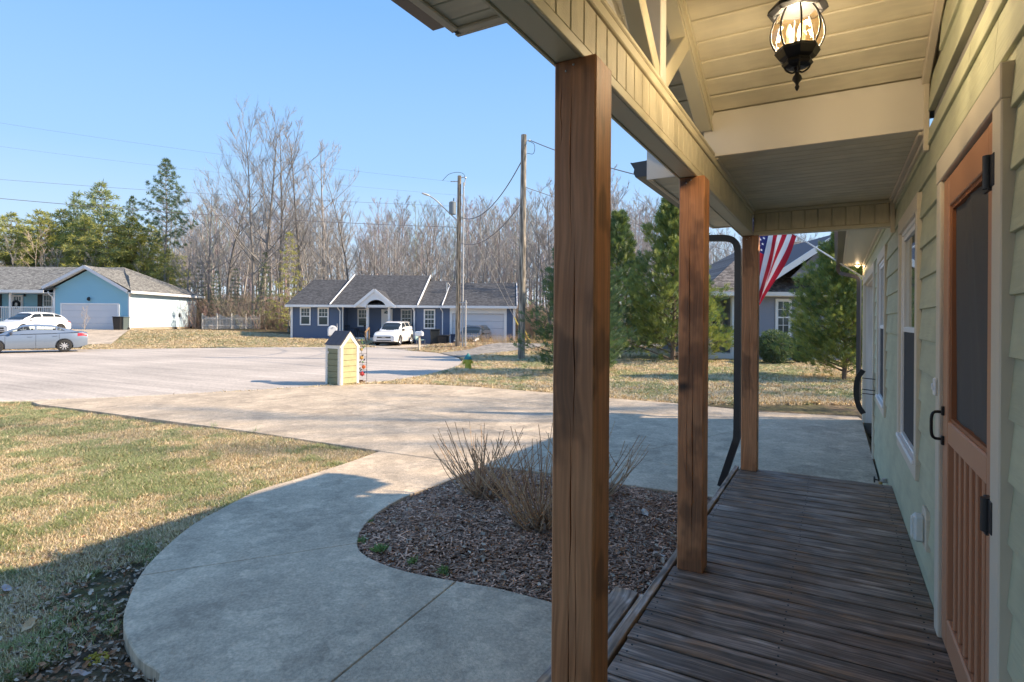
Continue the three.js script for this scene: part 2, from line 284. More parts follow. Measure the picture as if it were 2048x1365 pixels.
const paved = [streetPoly, drivePoly, walkPoly, blueDrive, lightDrive, gravelPoly, bedPoly];
const boxes2 = paved.map((P) => [Math.min(...P.map((p) => p[0])) - .5, Math.max(...P.map((p) => p[0])) + .5, Math.min(...P.map((p) => p[1])) - .5, Math.max(...P.map((p) => p[1])) + .5]);
const pavedDist = (x, z) => { let d = -9; paved.forEach((P, i) => { const b = boxes2[i]; if (x > b[0] && x < b[1] && z > b[2] && z < b[3]) d = Math.max(d, sdf(x, z, P)); }); return d; };
function lawnY(x, z) { const d = depthOf(x, z); return terrain(x, z) - .055 * (1 - ss(12, 17, d)) - .006 + (noise2(x * .5, z * .5) - .5) * .05 + (noise2(x * 2.2, z * 2.2, 5) - .5) * .025; }
{
  const line = (c0, c1, f, lim) => { const o = []; for (let v = c0; v <= c1 + 1e-6; v += f) o.push(v); let s = f, v = c1; while (v < lim) { s *= 1.12; v += s; o.push(v); } s = f; v = c0; while (v > -lim) { s *= 1.12; v -= s; o.unshift(v); } return o; };
  const xs = line(-11, 2, .13, 380), zs = line(-17, 1, .13, 380), nx = xs.length, nz = zs.length, pos = new Float32Array(nx * nz * 3), uv = new Float32Array(nx * nz * 2), idx = [];
  for (let j = 0; j < nz; j++) for (let i = 0; i < nx; i++) {
    const x = xs[i], z = zs[j], o = j * nx + i, pd = pavedDist(x, z);
    let y = lawnY(x, z) - .22 * ss(.03, .3, pd); if (x > .5 && z > -12 && z < 4) y -= .25;
    pos.set([x, y, z], o * 3); uv.set([x / 7, z / 7], o * 2);
    if (i < nx - 1 && j < nz - 1) idx.push(o, o + nx, o + 1, o + 1, o + nx, o + nx + 1);
  }
  const g = new THREE.BufferGeometry(); g.setAttribute('position', new THREE.BufferAttribute(pos, 3)); g.setAttribute('uv', new THREE.BufferAttribute(uv, 2)); g.setIndex(idx); g.computeVertexNormals();
  struct('ground', g, mat({ color: lin(1, .97, .90), map: tSoil, bumpMap: rep(tMulchB, 4), bumpScale: .03, roughness: .97 }));
}
// mulch bed, gently mounded
const bedY = (x, z) => { const d = sdf(x, z, bedPoly); return planeY(x, z) - .04 + .075 * ss(0, .6, d) + (noise2(x * 4, z * 4, 9) - .5) * .035; };
{
  const b = boxes2[6], st = .06, cells = new Map(), pos = [], idx = [];
  const id = (i, j) => { const k = i * 5000 + j; if (!cells.has(k)) { const x = b[0] + i * st, z = b[2] + j * st; cells.set(k, pos.length / 3); pos.push(x, bedY(x, z), z); } return cells.get(k); };
  for (let i = 0; b[0] + i * st < b[1]; i++) for (let j = 0; b[2] + j * st < b[3]; j++) if (sdf(b[0] + (i + .5) * st, b[2] + (j + .5) * st, bedPoly) > -.1) { const p = id(i, j), q = id(i + 1, j), r = id(i, j + 1), s = id(i + 1, j + 1); idx.push(p, r, q, q, r, s); }
  const g = new THREE.BufferGeometry(); g.setAttribute('position', new THREE.Float32BufferAttribute(pos, 3)); g.setIndex(idx); g.computeVertexNormals();
  struct('mulch_bed', uvFlat(g), mat({ color: lin(.44, .31, .235), map: tMulch, bumpMap: tMulchB, bumpScale: .03, roughness: .97 }));
}
// ---------------------------------------------------------------- the house with the porch
const DECK = .307, WX = .435, CEIL = 2.757, BEAM0 = 2.527;
const S = (x0, x1, y0, y1, d0, d1, c) => span(x0, x1, y0, y1, -d1, -d0, c);                 // box by wall coordinates (D = metres along the wall from the camera)
const house = thing('house', 'sage green lap sided house with cream trim behind the wooden porch deck', 'house');
const RIDGE = 2.6, VY = 3.037, PITCH = .425, VD0 = 1.43, VD1 = 3.77;
const vaultY = (D) => VY + PITCH * (VD1 - RIDGE) - PITCH * Math.abs(D - RIDGE);
const holes = [[2.08, 3.26, .0, 2.452], [4.07, 5.23, .787, 2.477], [6.61, 7.80, .787, 2.477], [8.49, 11.56, -.2, 2.45]];
function rowPieces(d0, d1, y0, y1) {                                                          // a strip of wall minus the openings
  const cuts = [d0, d1, ...holes.flatMap((h) => [h[0], h[1]])].filter((v) => v >= d0 && v <= d1).sort((a, b) => a - b), out = [];
  for (let i = 0; i < cuts.length - 1; i++) {
    const a = cuts[i], b = cuts[i + 1], m = (a + b) / 2; if (b - a < .02) continue;
    let segs = [[y0, y1]]; for (const h of holes) if (m > h[0] && m < h[1]) segs = segs.flatMap(([p, q]) => [[p, Math.min(q, h[2])], [Math.max(p, h[3]), q]].filter(([r, s]) => s - r > .006));
    for (const [p, q] of segs) { const l = out[out.length - 1]; if (l && Math.abs(l[1] - a) < 1e-6 && l[2] === p && l[3] === q) l[1] = b; else out.push([a, b, p, q]); }
  }
  return out;
}
seed(21);
{
  const sheath = []; for (const [a, b, p, q] of [...rowPieces(-4, 12, -.2, .787), ...rowPieces(-4, 12, .787, 2.45), ...rowPieces(-4, 12, 2.45, 2.477), ...rowPieces(-4, 12, 2.477, 2.757), [1.43, 3.77, 2.757, 3.5]]) sheath.push(S(.452, .60, p, q, a, b));
  sheath.push(S(1.4, 1.5, -.2, 3.4, -4, 12), S(.60, 1.4, -.2, 3.0, -4.1, -4), S(.60, 7, -.2, 2.6, 12, 12.1), S(.6, 1.4, 2.62, 2.66, -4, 12), S(.6, 1.4, -.25, -.15, -4, 12));
  mesh('wall', sheath, M.interiorWarm, house);
  mesh('wall', [S(.440, .62, -.25, .04, -4, 8.45), S(.44, .62, -.25, .04, 11.6, 12)], mat({ color: lin(.40, .43, .34), roughness: .85, map: rep(tConcrete, 1 / 2) }), house).userData.label = 'painted foundation strip';
  for (let k = 0; k < 20; k++) {
    const y0 = .042 + .175 * k, y1 = y0 + .175;
    let list = y0 < 2.72 ? rowPieces(-4, 12, y0, Math.min(y1, 2.76)) : rowPieces(1.46, 3.74, y0, y1);
    if (y1 > 3.04) { const w = (VY + PITCH * (VD1 - RIDGE) - y1 - .01) / PITCH; list = w > .05 ? rowPieces(Math.max(1.46, RIDGE - w), Math.min(3.74, RIDGE + w), y0, y1) : []; }
    list = list.flatMap(([a, b, p, q]) => { const o = []; let s = a; while (b - s > 4.2) { const e = s + rr(2.8, 3.7); o.push([s, e - .003, p, q]); s = e; } o.push([s, b, p, q]); return o; });
    for (const [a, b, p, q] of list) {
      const xb = WX + .002 - .015 * (1 - (p - y0) / .175), xt = WX + .002 - .015 * (1 - (q - y0) / .175), c = .002, top = q + (Math.abs(q - y1) < 1e-4 ? .012 : 0);
      const g = extrude([[xb + c, p], [.450, p], [.450, top], [xt, top], [xb, p + c]], b - a); g.translate(0, 0, -b);
      mesh('siding_plank', uvGrain(g, 'z', 1, R(), R()), M.siding, house);
    }
  }
  mesh('corner_board', S(.418, .45, 0, 2.74, 11.9, 12.02, .003), M.trim, house);
}
function windowUnit(d0, d1, y0, y1, note) {
  const w = new THREE.Group(); w.name = 'window'; w.userData.label = note; house.add(w);
  const t = .085, X0 = .408, X1 = .436;
  mesh('trim', S(X0, X1, y1 - .1, y1, d0, d1, .003), M.trim, w); mesh('trim', S(X0, X1, y0, y0 + .09, d0, d1, .003), M.trim, w);
  mesh('trim', S(X0, X1, y0 + .09, y1 - .1, d0, d0 + t, .003), M.trim, w); mesh('trim', S(X0, X1, y0 + .09, y1 - .1, d1 - t, d1, .003), M.trim, w);
  const a = d0 + t, b = d1 - t, p = y0 + .09, q = y1 - .1, m = (p + q) / 2 + .04;
  const fr = (x0, x1, p, q, f) => [S(x0, x1, p, p + f, a, b, .002), S(x0, x1, q - f, q, a, b, .002), S(x0, x1, p + f, q - f, a, a + f, .002), S(x0, x1, p + f, q - f, b - f, b, .002)];
  mesh('frame', fr(.425, .50, p, q, .028), M.white, w);
  mesh('sash', fr(.436, .462, m - .02, q - .028, .034).map((g) => g), M.white, w);
  mesh('sash', fr(.450, .476, p + .028, m + .02, .034), M.white, w);
  mesh('pane', S(.448, .450, m + .012, q - .06, a + .06, b - .06), M.pane, w);
  mesh('pane', S(.462, .464, p + .06, m - .012, a + .06, b - .06), M.pane, w);
  mesh('insect_screen', S(.441, .4425, p + .034, m - .022, a + .03, b - .03), mat({ color: lin(.055, .055, .055), roughness: .9, transparent: true, opacity: .9 }), w);
  mesh('sill', S(.396, .43, p - .012, p + .016, a - .01, b + .01, .004), M.white, w);
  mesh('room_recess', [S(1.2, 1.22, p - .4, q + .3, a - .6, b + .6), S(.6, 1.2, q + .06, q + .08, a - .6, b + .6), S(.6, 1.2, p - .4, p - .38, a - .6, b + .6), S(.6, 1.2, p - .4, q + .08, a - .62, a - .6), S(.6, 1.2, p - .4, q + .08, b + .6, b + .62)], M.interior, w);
}
windowUnit(4.07, 5.23, .787, 2.477, 'sash window between the screen door and the porch post');
windowUnit(6.61, 7.80, .787, 2.477, 'sash window over the driveway beside the garage opening');
// garage opening
{
  const g = new THREE.Group(); g.name = 'garage_door'; house.add(g); g.userData.label = 'pale recessed garage door with cream casing';
  mesh('casing', S(.405, .45, 0, 2.36, 8.46, 8.57, .003), M.trim, g); mesh('casing', S(.405, .45, 0, 2.36, 11.46, 11.58, .003), M.trim, g); mesh('casing', S(.405, .45, 2.36, 2.47, 8.46, 11.58, .003), M.trim, g);
  mesh('jamb', S(.45, .66, 0, 2.36, 8.53, 8.57), M.offWhite, g); mesh('jamb', S(.45, .66, 0, 2.36, 11.46, 11.50), M.offWhite, g); mesh('jamb', S(.45, .66, 2.33, 2.37, 8.57, 11.46), M.trim, g);
  for (let k = 0; k < 4; k++) mesh('panel', S(.62, .66, .02 + k * .58, .02 + (k + 1) * .58 - .008, 8.57, 11.46, .008), M.offWhite, g);
}
// roofs of the house (garage side), soffit, gutter
{
  const r = new THREE.Group(); r.name = 'roof'; house.add(r);
  const slope = (x0, y0, x1, y1, d0, d1, t) => { const g = extrude([[x0, y0], [x1, y1], [x1, y1 + t], [x0, y0 + t]], d1 - d0); g.translate(0, 0, -d1); return g; };
  mesh('roof_slope', slope(.02, 2.83, 5.2, 5.0, 6.4, 12.35, .07), M.shingleDark, r);
  mesh('roof_slope', slope(5.2, 5.0, 10.4, 2.83, -4.4, 12.35, .07), M.shingleDark, r);
  mesh('roof_slope', slope(-1.2, 2.86, 5.2, 5.55, -4.4, 1.3, .07), M.shingleDark, r);
  mesh('roof_slope', slope(-1.2, 2.86, 5.2, 5.55, 4.13, 6.55, .07), M.shingleDark, r);
  mesh('roof_slope', slope(.5, 3.6, 5.2, 5.55, 1.3, 4.13, .07), M.shingleDark, r);
  mesh('gable_wall', [slope(.5, 2.6, 5.2, 2.6, 12.0, 12.05, .2), quads([[V(.5, 2.7, -12.02), V(5.2, 4.9, -12.02), V(10, 2.7, -12.02)]])], M.siding, r);
  mesh('fascia', S(.10, .125, 2.755, 2.88, 6.0, 12.33, .003), M.trim, r);
  for (let d = 5.9; d < 12.3; d += .1016) mesh('soffit_panel', S(.125, .425, CEIL - .008, CEIL, d, d + .098, .003), M.soffit, r);
  mesh('soffit_trim', S(.40, .428, CEIL - .03, CEIL - .008, 5.9, 12.0, .003), M.trim, r);
  const gut = extrude([[0, 0], [-.085, 0], [-.1, .03], [-.095, .06], [-.125, .11], [-.118, .115], [-.09, .07], [-.092, .03], [-.08, .006], [-.004, .006], [-.004, .115], [0, .115]], 6.4); gut.translate(.1, 2.765, -12.35);
  mesh('gutter', gut, M.gutter, r);
}
// screen door
{
  const dr = thing('screen_door', 'terracotta wooden screen door with slatted lower panel in the green wall', 'door');
  const y0 = DECK + .012, yT = DECK + 2.04;
  mesh('casing', S(.402, .45, DECK, yT, 2.08, 2.185, .004), M.trim, dr); mesh('casing', S(.402, .45, DECK, yT, 3.16, 3.262, .004), M.trim, dr); mesh('casing', S(.4, .45, yT, yT + .105, 2.08, 3.262, .004), M.trim, dr);
  const a = 2.19, b = 3.155, X0 = .416, X1 = .452;
  mesh('stile', S(X0, X1, y0, yT - .006, a, a + .118, .004), M.door, dr); mesh('stile', S(X0, X1, y0, yT - .006, b - .118, b, .004), M.door, dr);
  mesh('top_rail', S(X0 + .001, X1, yT - .135, yT - .006, a + .118, b - .118, .004), M.door, dr); mesh('mid_rail', S(X0 + .001, X1, DECK + .89, DECK + .985, a + .118, b - .118, .006), M.door, dr); mesh('bottom_rail', S(X0 + .001, X1, y0, y0 + .13, a + .118, b - .118, .006), M.door, dr);
  mesh('screen_bead', [S(.428, .446, DECK + .985, DECK + 1.0, a + .118, b - .118), S(.428, .446, yT - .15, yT - .135, a + .118, b - .118), S(.428, .446, DECK + 1.0, yT - .15, a + .118, a + .132), S(.428, .446, DECK + 1.0, yT - .15, b - .132, b - .118)], M.doorDark, dr);
  { // slightly slack insect mesh
    const g = new THREE.PlaneGeometry(b - a - .24, yT - DECK - 1.13, 24, 30), p = g.attributes.position;
    for (let i = 0; i < p.count; i++) { const x = p.getX(i), y = p.getY(i); p.setZ(i, .006 * Math.exp(-((x + .05 + y * .18) ** 2) / .0012) + .004 * Math.sin(x * 17 + y * 3) * (Math.abs(y) < .5 ? 1 : .3) + .005 * Math.exp(-((x - .1 + y * .3) ** 2) / .0008)); }
    g.computeVertexNormals(); g.rotateY(-Math.PI / 2); g.translate(.444, (DECK + .985 + yT - .135) / 2, -(a + b) / 2);
    mesh('insect_screen', g, mat({ color: lin(.085, .078, .072), roughness: .75, transparent: true, opacity: .9 }), dr);
  }
  mesh('back_panel', S(.62, .64, DECK, yT, 2.1, 3.24), M.interior, dr);
  const n = 7, w = (b - a - .236) / n;
  for (let k = 0; k < n; k++) { const d = a + .118 + k * w; mesh('board', S(.438, .45, y0 + .13, DECK + .89, d + .004, d + w - .004, .003), M.doorDark, dr); if (k) mesh('batten', S(.426, .446, y0 + .132, DECK + .888, d - .011, d + .011, .004), M.door, dr); }
  const hd = 3.115, hy = DECK + .955;
  const hnd = mesh('handle', [tube([V(.41, hy + .06, -hd), V(.378, hy + .055, -hd), V(.370, hy, -hd), V(.378, hy - .055, -hd), V(.41, hy - .06, -hd)], .0065, 8), S(.404, .418, hy + .045, hy + .085, hd - .012, hd + .012, .003), S(.404, .418, hy - .085, hy - .045, hd - .012, hd + .012, .003)], M.blackMetal, dr);
  for (const y of [DECK + 1.86, DECK + .83, DECK + .18]) { const h = new THREE.Group(); h.name = 'hinge'; dr.add(h); mesh('barrel', rod(V(.396, y - .05, -2.20), V(.396, y + .05, -2.20), .014, .014, 12), M.black, h); mesh('leaf', [S(.398, .414, y - .048, y + .048, 2.15, 2.25, .002), S(.392, .4, y - .058, y - .05, 2.18, 2.24)], M.black, h); }
  tag(mesh('doorbell_button', [S(.388, .402, DECK + 1.075, DECK + 1.155, 3.20, 3.235, .005), S(.382, .389, DECK + 1.10, DECK + 1.13, 3.207, 3.228, .003)], M.white), 'small white doorbell button on the casing above the screen door handle', 'doorbell');
}
// small fittings on the wall
{
  const o = thing('outlet_cover', 'grey weatherproof outlet box on a cream block low on the green wall', 'outlet', null, V(.425, DECK + .32, -3.72));
  mesh('mounting_block', extrude([[-.075, -.1], [.075, -.1], [.075, .06], [.045, .1], [-.045, .1], [-.075, .06]], .022, .004).rotateY(-Math.PI / 2).translate(.012, 0, 0), M.trim, o);
  mesh('cover', [cbox(.05, .14, .085, .012, -.035, -.005, 0), cbox(.012, .11, .055, .004, -.063, -.005, 0)], mat({ color: lin(.64, .65, .60), roughness: .5 }), o);
  const sp = thing('spigot', 'galvanised hose spigot with brass outlet on the wall past the deck', 'spigot', null, V(.42, .245, -6.28));
  mesh('valve_body', [rod(V(.03, 0, 0), V(-.06, 0, 0), .014), rod(V(-.02, 0, 0), V(-.02, .03, 0), .02), new THREE.CylinderGeometry(.03, .03, .008, 12).rotateZ(Math.PI / 2).translate(.012, 0, 0)], M.galv, sp);
  mesh('outlet', rod(V(-.045, 0, 0), V(-.06, -.055, 0), .014, .017), M.brass, sp); mesh('handle', [new THREE.TorusGeometry(.024, .007, 6, 10).rotateY(Math.PI / 2).translate(-.1, .01, 0), rod(V(-.05, .005, 0), V(-.1, .01, 0), .006)], M.black, sp);
}
// posts with drying cracks cut into them
const ev = new Evaluator(); ev.useGroups = false; ev.attributes = ['position', 'normal'];
function crack(y0, y1, cx, w, depth, face) {
  const n = 14, L = [], Rr = []; for (let i = 0; i <= n; i++) { const t = i / n, y = y0 + (y1 - y0) * t, ww = w * Math.sin(Math.PI * Math.min(.98, Math.max(.02, t))) * (.6 + .6 * R()), x = cx + (noise2(t * 6, y * 3, 17) - .5) * .006; L.push([x - ww / 2, y]); Rr.unshift([x + ww / 2, y]); }
  const g = extrude([...L, ...Rr], depth * 2); g.translate(0, 0, face - depth); return g;
}
function porchPost(D, cracks, label, s) {
  seed(s);
  const h = BEAM0 - DECK, p = thing('porch_post', label, 'post', 'stained timber posts along the porch', V(-.7075, DECK, -(D + .07)));
  let b = new Brush(cbox(.14, h, .14, .005, 0, h / 2, 0)); b.updateMatrixWorld();
  for (const [y0, y1, cx, w, f] of cracks) { let g = crack(y0, y1, cx, w, .016, .07); if (f === 'x') g.rotateY(Math.PI / 2); const k = new Brush(g); k.updateMatrixWorld(); b = ev.evaluate(b, k, SUBTRACTION); }
  const g = b.geometry; g.clearGroups();
  mesh('post', uvGrain(g, 'y', 1.15, R(), R()), M.post, p);
  mesh('nail', [at(new THREE.SphereGeometry(.004, 6, 4), -.03, h - .035, .07), at(new THREE.SphereGeometry(.004, 6, 4), -.005, h - .02, .07)], M.galv, p);
}
porchPost(1.63, [[1.6, 2.17, -.012, .0035], [1.0, 1.72, .004, .004], [.55, 1.12, -.006, .0045], [.02, .62, -.010, .004], [.1, .9, .014, .0025], [1.95, 2.15, -.045, .003]], 'stained porch post standing beside the wooden step', 31);
porchPost(3.28, [[1.0, 2.1, -.008, .005], [.1, 1.2, .012, .006], [.45, .9, -.02, .003]], 'stained porch post set in the deck between the window and the screen door', 32);
porchPost(5.78, [[.3, 1.5, .0, .003], [1.2, 2.0, .02, .003]], 'stained porch post at the end of the deck next to the black downspout', 33);
// deck
{
  seed(41);
  const dk = thing('porch_deck', 'weathered dark brown wooden porch deck along the green wall', 'deck');
  const nails = []; let i = 0;
  for (let d = 5.90; d > -1.6; d -= .1435) {
    const m = M.deck, x0 = -.798 + rr(-.006, .004);
    const g = S(x0, .428, DECK - .032, DECK, d - .131 + rr(0, .003), d, .004); mesh('plank', uvGrain(g, 'x', 1, R() * 5, R() * 5), m, dk);
    for (const x of [-.765, -.20, .36]) for (const o of [.035, .105]) nails.push(new THREE.CylinderGeometry(.0045, .0045, .004, 6).translate(x + rr(-.008, .008), DECK + .0005, -(d - o + rr(-.008, .008))));
    i++;
  }
  mesh('nail_heads', nails, M.black, dk).userData.kind = 'stuff';
  mesh('rim_board', uvGrain(S(-.85, -.812, .02, DECK + .004, -1.6, 5.92, .004), 'z', 1), M.greyWood, dk);
  mesh('rim_board', uvGrain(S(-.80, .42, .02, DECK - .034, 5.86, 5.9), 'x', 1), M.deck, dk);
  mesh('joist', [S(-.80, .42, .02, .06, -1.6, 5.86), ...[-.7, -.2, .36].map((x) => S(x - .02, x + .02, .06, DECK - .034, -1.6, 5.86))], M.deck, dk);
  const st = thing('wooden_step', 'grey weathered two board wooden step beside the porch deck', 'step');
  mesh('tread', uvGrain(S(-1.105, -.965, .135, .172, 1.1, 3.18, .004), 'z', 1, .3, .2), M.greyWood, st); mesh('tread', uvGrain(S(-.952, -.858, .135, .170, 1.1, 3.17, .004), 'z', 1, .7, .5), M.greyWood, st);
  mesh('riser', S(-1.085, -.86, -.03, .135, 1.12, 3.15), M.deck, st);
}
// ---------------------------------------------------------------- porch roof: beam, ceilings, open gable
{
  seed(51);
  const pr = thing('porch_roof', 'porch roof with almond soffit ceiling, wrapped beam and open gable truss', 'roof');
  mesh('beam', [S(-.778, -.690, BEAM0, CEIL, -3, 5.84, .006)], M.beamWrap, pr);
  mesh('beam_lip', [S(-.786, -.778, BEAM0 - .004, BEAM0 + .02, -3, 5.9), S(-.69, -.678, BEAM0 - .002, BEAM0 + .035, -3, 5.76, .003)], M.beamWrap, pr);
  for (let d = -.9; d < 5.70; d += .1016) mesh('beam_slat', uvGrain(S(-.691, -.6815, BEAM0 + .037, CEIL - .045, d, Math.min(5.755, d + .0975), .004), 'y', 1, R(), R()), M.slat, pr);
  mesh('beam_cap', [S(-.69, -.672, CEIL - .043, CEIL - .001, -3, 5.76, .004), S(-.785, -.668, CEIL, CEIL + .022, 1.44, 3.76, .005)], M.slat, pr);
  mesh('cross_beam', [S(-.68, .425, BEAM0, CEIL, 5.775, 5.875, .004), S(-.678, .425, BEAM0 - .004, BEAM0 + .03, 5.757, 5.78, .003), S(-.67, .425, CEIL - .03, CEIL - .002, 5.757, 5.78, .003)], M.beamWrap, pr);
  for (let x = -.672; x < .41; x += .1065) mesh('beam_slat', uvGrain(S(x, Math.min(.42, x + .101), BEAM0 + .032, CEIL - .032, 5.765, 5.778, .004), 'y', 1, R(), R()), M.slat, pr);
  mesh('corner_trim', S(.395, .428, 2.47, CEIL, 5.735, 5.765, .003), M.trim, pr);
  // flat ceiling over the far half, flat ceiling behind
  for (let d = VD1 + .03; d < 5.74; d += .1016) mesh('ceiling_panel', uvGrain(S(-.672, .41, CEIL, CEIL + .009, d, d + .0965, .004), 'x', 1, R(), R()), M.soffit, pr);
  mesh('ceiling_backing', [S(-.69, .43, CEIL + .009, CEIL + .03, VD1 + .03, 5.78), S(-.69, .43, CEIL, CEIL + .02, -3, VD0 - .03), S(-.69, .43, BEAM0, CEIL, -3.1, -3)], M.soffit, pr);
  mesh('ceiling_trim', [S(.385, .43, CEIL - .022, CEIL, VD1 + .03, 5.75, .004), S(.41, .43, CEIL - .05, CEIL - .024, VD1, 5.75, .003), S(-.675, -.655, CEIL - .012, CEIL - .0005, VD1 + .03, 5.75, .003)], M.trim, pr);
  // headers at both ends of the vault
  mesh('header', S(-.742, .428, CEIL, VY, VD1, VD1 + .03, .003), M.offWhite, pr); mesh('header', S(-.742, .428, CEIL, VY, VD0 - .03, VD0, .003), M.offWhite, pr);
  mesh('wall_trim', [S(.405, .43, CEIL - .12, VY + .05, VD1 - .018, VD1 + .02, .003)], M.trim, pr);
  // sloping vault panels
  const a = Math.atan(PITCH), L = (VD1 - RIDGE) / Math.cos(a), n = 9;
  for (const s of [1, -1]) for (let k = 0; k < n; k++) {
    const w = L / n, g = cbox(1.44, .014, w - .012, .005); g.rotateX(-s * a); const m = (k + .5) * w;
    g.translate(-.305, vaultY(RIDGE) - Math.sin(a) * m + .006, -(RIDGE + s * Math.cos(a) * m)); mesh('ceiling_panel', uvGrain(g, 'x', 1, R(), R()), M.soffit, pr);
  }
  for (const s of [1, -1]) { const lng = 1.52 / Math.cos(a); const bk = (x0, x1, t, off) => box(x1 - x0, t, lng).rotateX(-s * a).translate((x0 + x1) / 2, vaultY(RIDGE) - Math.sin(a) * lng / 2 + off - .012, -(RIDGE + s * Math.cos(a) * lng / 2));
    mesh('roof_deck', bk(-1.05, 1.6, .06, .06), M.soffit, pr); mesh('rake_board', bk(-1.075, -1.05, .16, .02), M.white, pr);
    const ch = (x0, x1, t, off) => cbox(x1 - x0, t, L, .004).rotateX(-s * a).translate((x0 + x1) / 2, vaultY(RIDGE) - Math.sin(a) * L / 2 + off, -(RIDGE + s * Math.cos(a) * L / 2));
    mesh('truss_chord', [ch(-.778, -.69, .13, -.06), ch(-.69, -.682, .03, -.11), ch(-.70, -.68, .02, -.012)], M.beamWrap, pr);
    mesh('wall_trim', ch(.395, .43, .045, -.025), M.trim, pr);
    mesh('truss_brace', bar(V(-.735, CEIL + .05, -(RIDGE + s * .03)), V(-.735, vaultY(RIDGE + s * .52) - .10, -(RIDGE + s * .52)), .075, .085, .004), M.beamWrap, pr);
  }
  mesh('king_post', [S(-.778, -.69, CEIL + .02, vaultY(RIDGE) - .05, RIDGE - .045, RIDGE + .045, .004)], M.offWhite, pr);
  // eaves outside the beam
  const eave = (d0, d1, endCap) => {
    for (let d = d0 + .02; d < d1 - .02; d += .1016) mesh('soffit_panel', uvGrain(S(-1.185, -.79, CEIL - .01, CEIL - .002, d, Math.min(d + .0975, d1 - .02), .003), 'x', 1, R(), R()), M.soffit, pr);
    mesh('fascia', [S(-1.21, -1.185, CEIL - .012, CEIL + .16, d0, d1, .003), S(-1.19, -1.165, CEIL - .022, CEIL - .011, d0, d1, .003), S(-1.19, -.79, CEIL - .022, CEIL - .0105, d1 - .03, d1, .003)], M.trim, pr);
    mesh('eave_deck', S(-1.18, -.5, CEIL + .06, CEIL + .16, d0, d1), M.soffit, pr);
    const gut = extrude([[0, 0], [-.085, 0], [-.1, .03], [-.095, .06], [-.125, .11], [-.118, .115], [-.09, .07], [-.092, .03], [-.08, .006], [-.004, .006], [-.004, .115], [0, .115]], d1 - d0 + (endCap ? .01 : 0)); gut.translate(-1.212, CEIL + .02, -d1);
    mesh('gutter', gut, M.gutter, pr);
    if (endCap) { mesh('gutter_cap', extrude([[0, 0], [-.085, 0], [-.1, .03], [-.095, .06], [-.125, .11], [0, .115]], .004).translate(-1.212, CEIL + .02, -d0 + .004), M.gutter, pr); mesh('eave_return', S(-1.21, -.79, CEIL - .012, CEIL + .34, d0 - .02, d0, .003), M.offWhite, pr); }
  };
  eave(4.13, 6.55, true); eave(-4, 1.68, false);
  mesh('drip_edge', S(-1.20, -.79, CEIL - .02, CEIL + .14, 1.68, 1.70, .003), M.trim, pr);
}
// downspouts
{
  const d1 = thing('downspout', 'dark bronze downspout curving from the eave down beside the last porch post', 'downspout');
  const path = [V(-1.27, 2.78, -5.93), V(-1.268, 2.66, -5.93), V(-1.25, 2.59, -5.93), V(-1.2, 2.553, -5.93), V(-1.1, 2.545, -5.93), V(-.95, 2.535, -5.93), V(-.88, 2.51, -5.93), V(-.845, 2.46, -5.93), V(-.834, 2.38, -5.93), V(-.832, 2.2, -5.93), V(-.832, 1.4, -5.93), V(-.832, .62, -5.93)];
  const sq = (pts, w, n) => { const g = new THREE.ExtrudeGeometry(new THREE.Shape([[-.5, -.42], [-.2, -.42], [-.16, -.36], [.16, -.36], [.2, -.42], [.5, -.42], [.5, .42], [.2, .42], [.16, .36], [-.16, .36], [-.2, .42], [-.5, .42]].map(([x, y]) => new THREE.Vector2(x * w, y * w))), { steps: n, extrudePath: new THREE.CatmullRomCurve3(pts, false, 'catmullrom', .5), bevelEnabled: false }); return g; };
  mesh('pipe', sq(path, .072, 60), M.gutter, d1);
  mesh('elbow', sq([V(-.832, .66, -5.93), V(-.834, .58, -5.93), V(-.85, .52, -5.93), V(-.90, .36, -5.95), V(-.95, .20, -5.965), V(-.972, .13, -5.972), V(-.985, .08, -5.978)], .075, 24), M.gutter, d1);
  const d2 = thing('downspout', 'black downspout dropping from the garage eave at the far house corner', 'downspout');
  mesh('pipe', sq([V(.03, 2.79, -12.28), V(.03, 2.70, -12.28), V(.07, 2.63, -12.28), V(.28, 2.56, -12.2), V(.36, 2.5, -12.16), V(.365, 2.3, -12.15), V(.365, 1.3, -12.15), V(.365, .3, -12.15)], .075, 50), M.gutter, d2);
  const rk = thing('hose_rack', 'black curved rack held off the wall by three thin rods next to the garage casing', 'hose rack');
  mesh('bow', sq([V(.30, 1.12, -8.35), V(.245, 1.02, -8.35), V(.225, .85, -8.35), V(.25, .68, -8.35), V(.305, .58, -8.35)], .07, 20), M.black, rk);
  for (const y of [1.02, .88, .83]) mesh('rod', rod(V(.29, y, -8.35), V(.425, y - .005, -8.3), .006), M.black, rk);
}
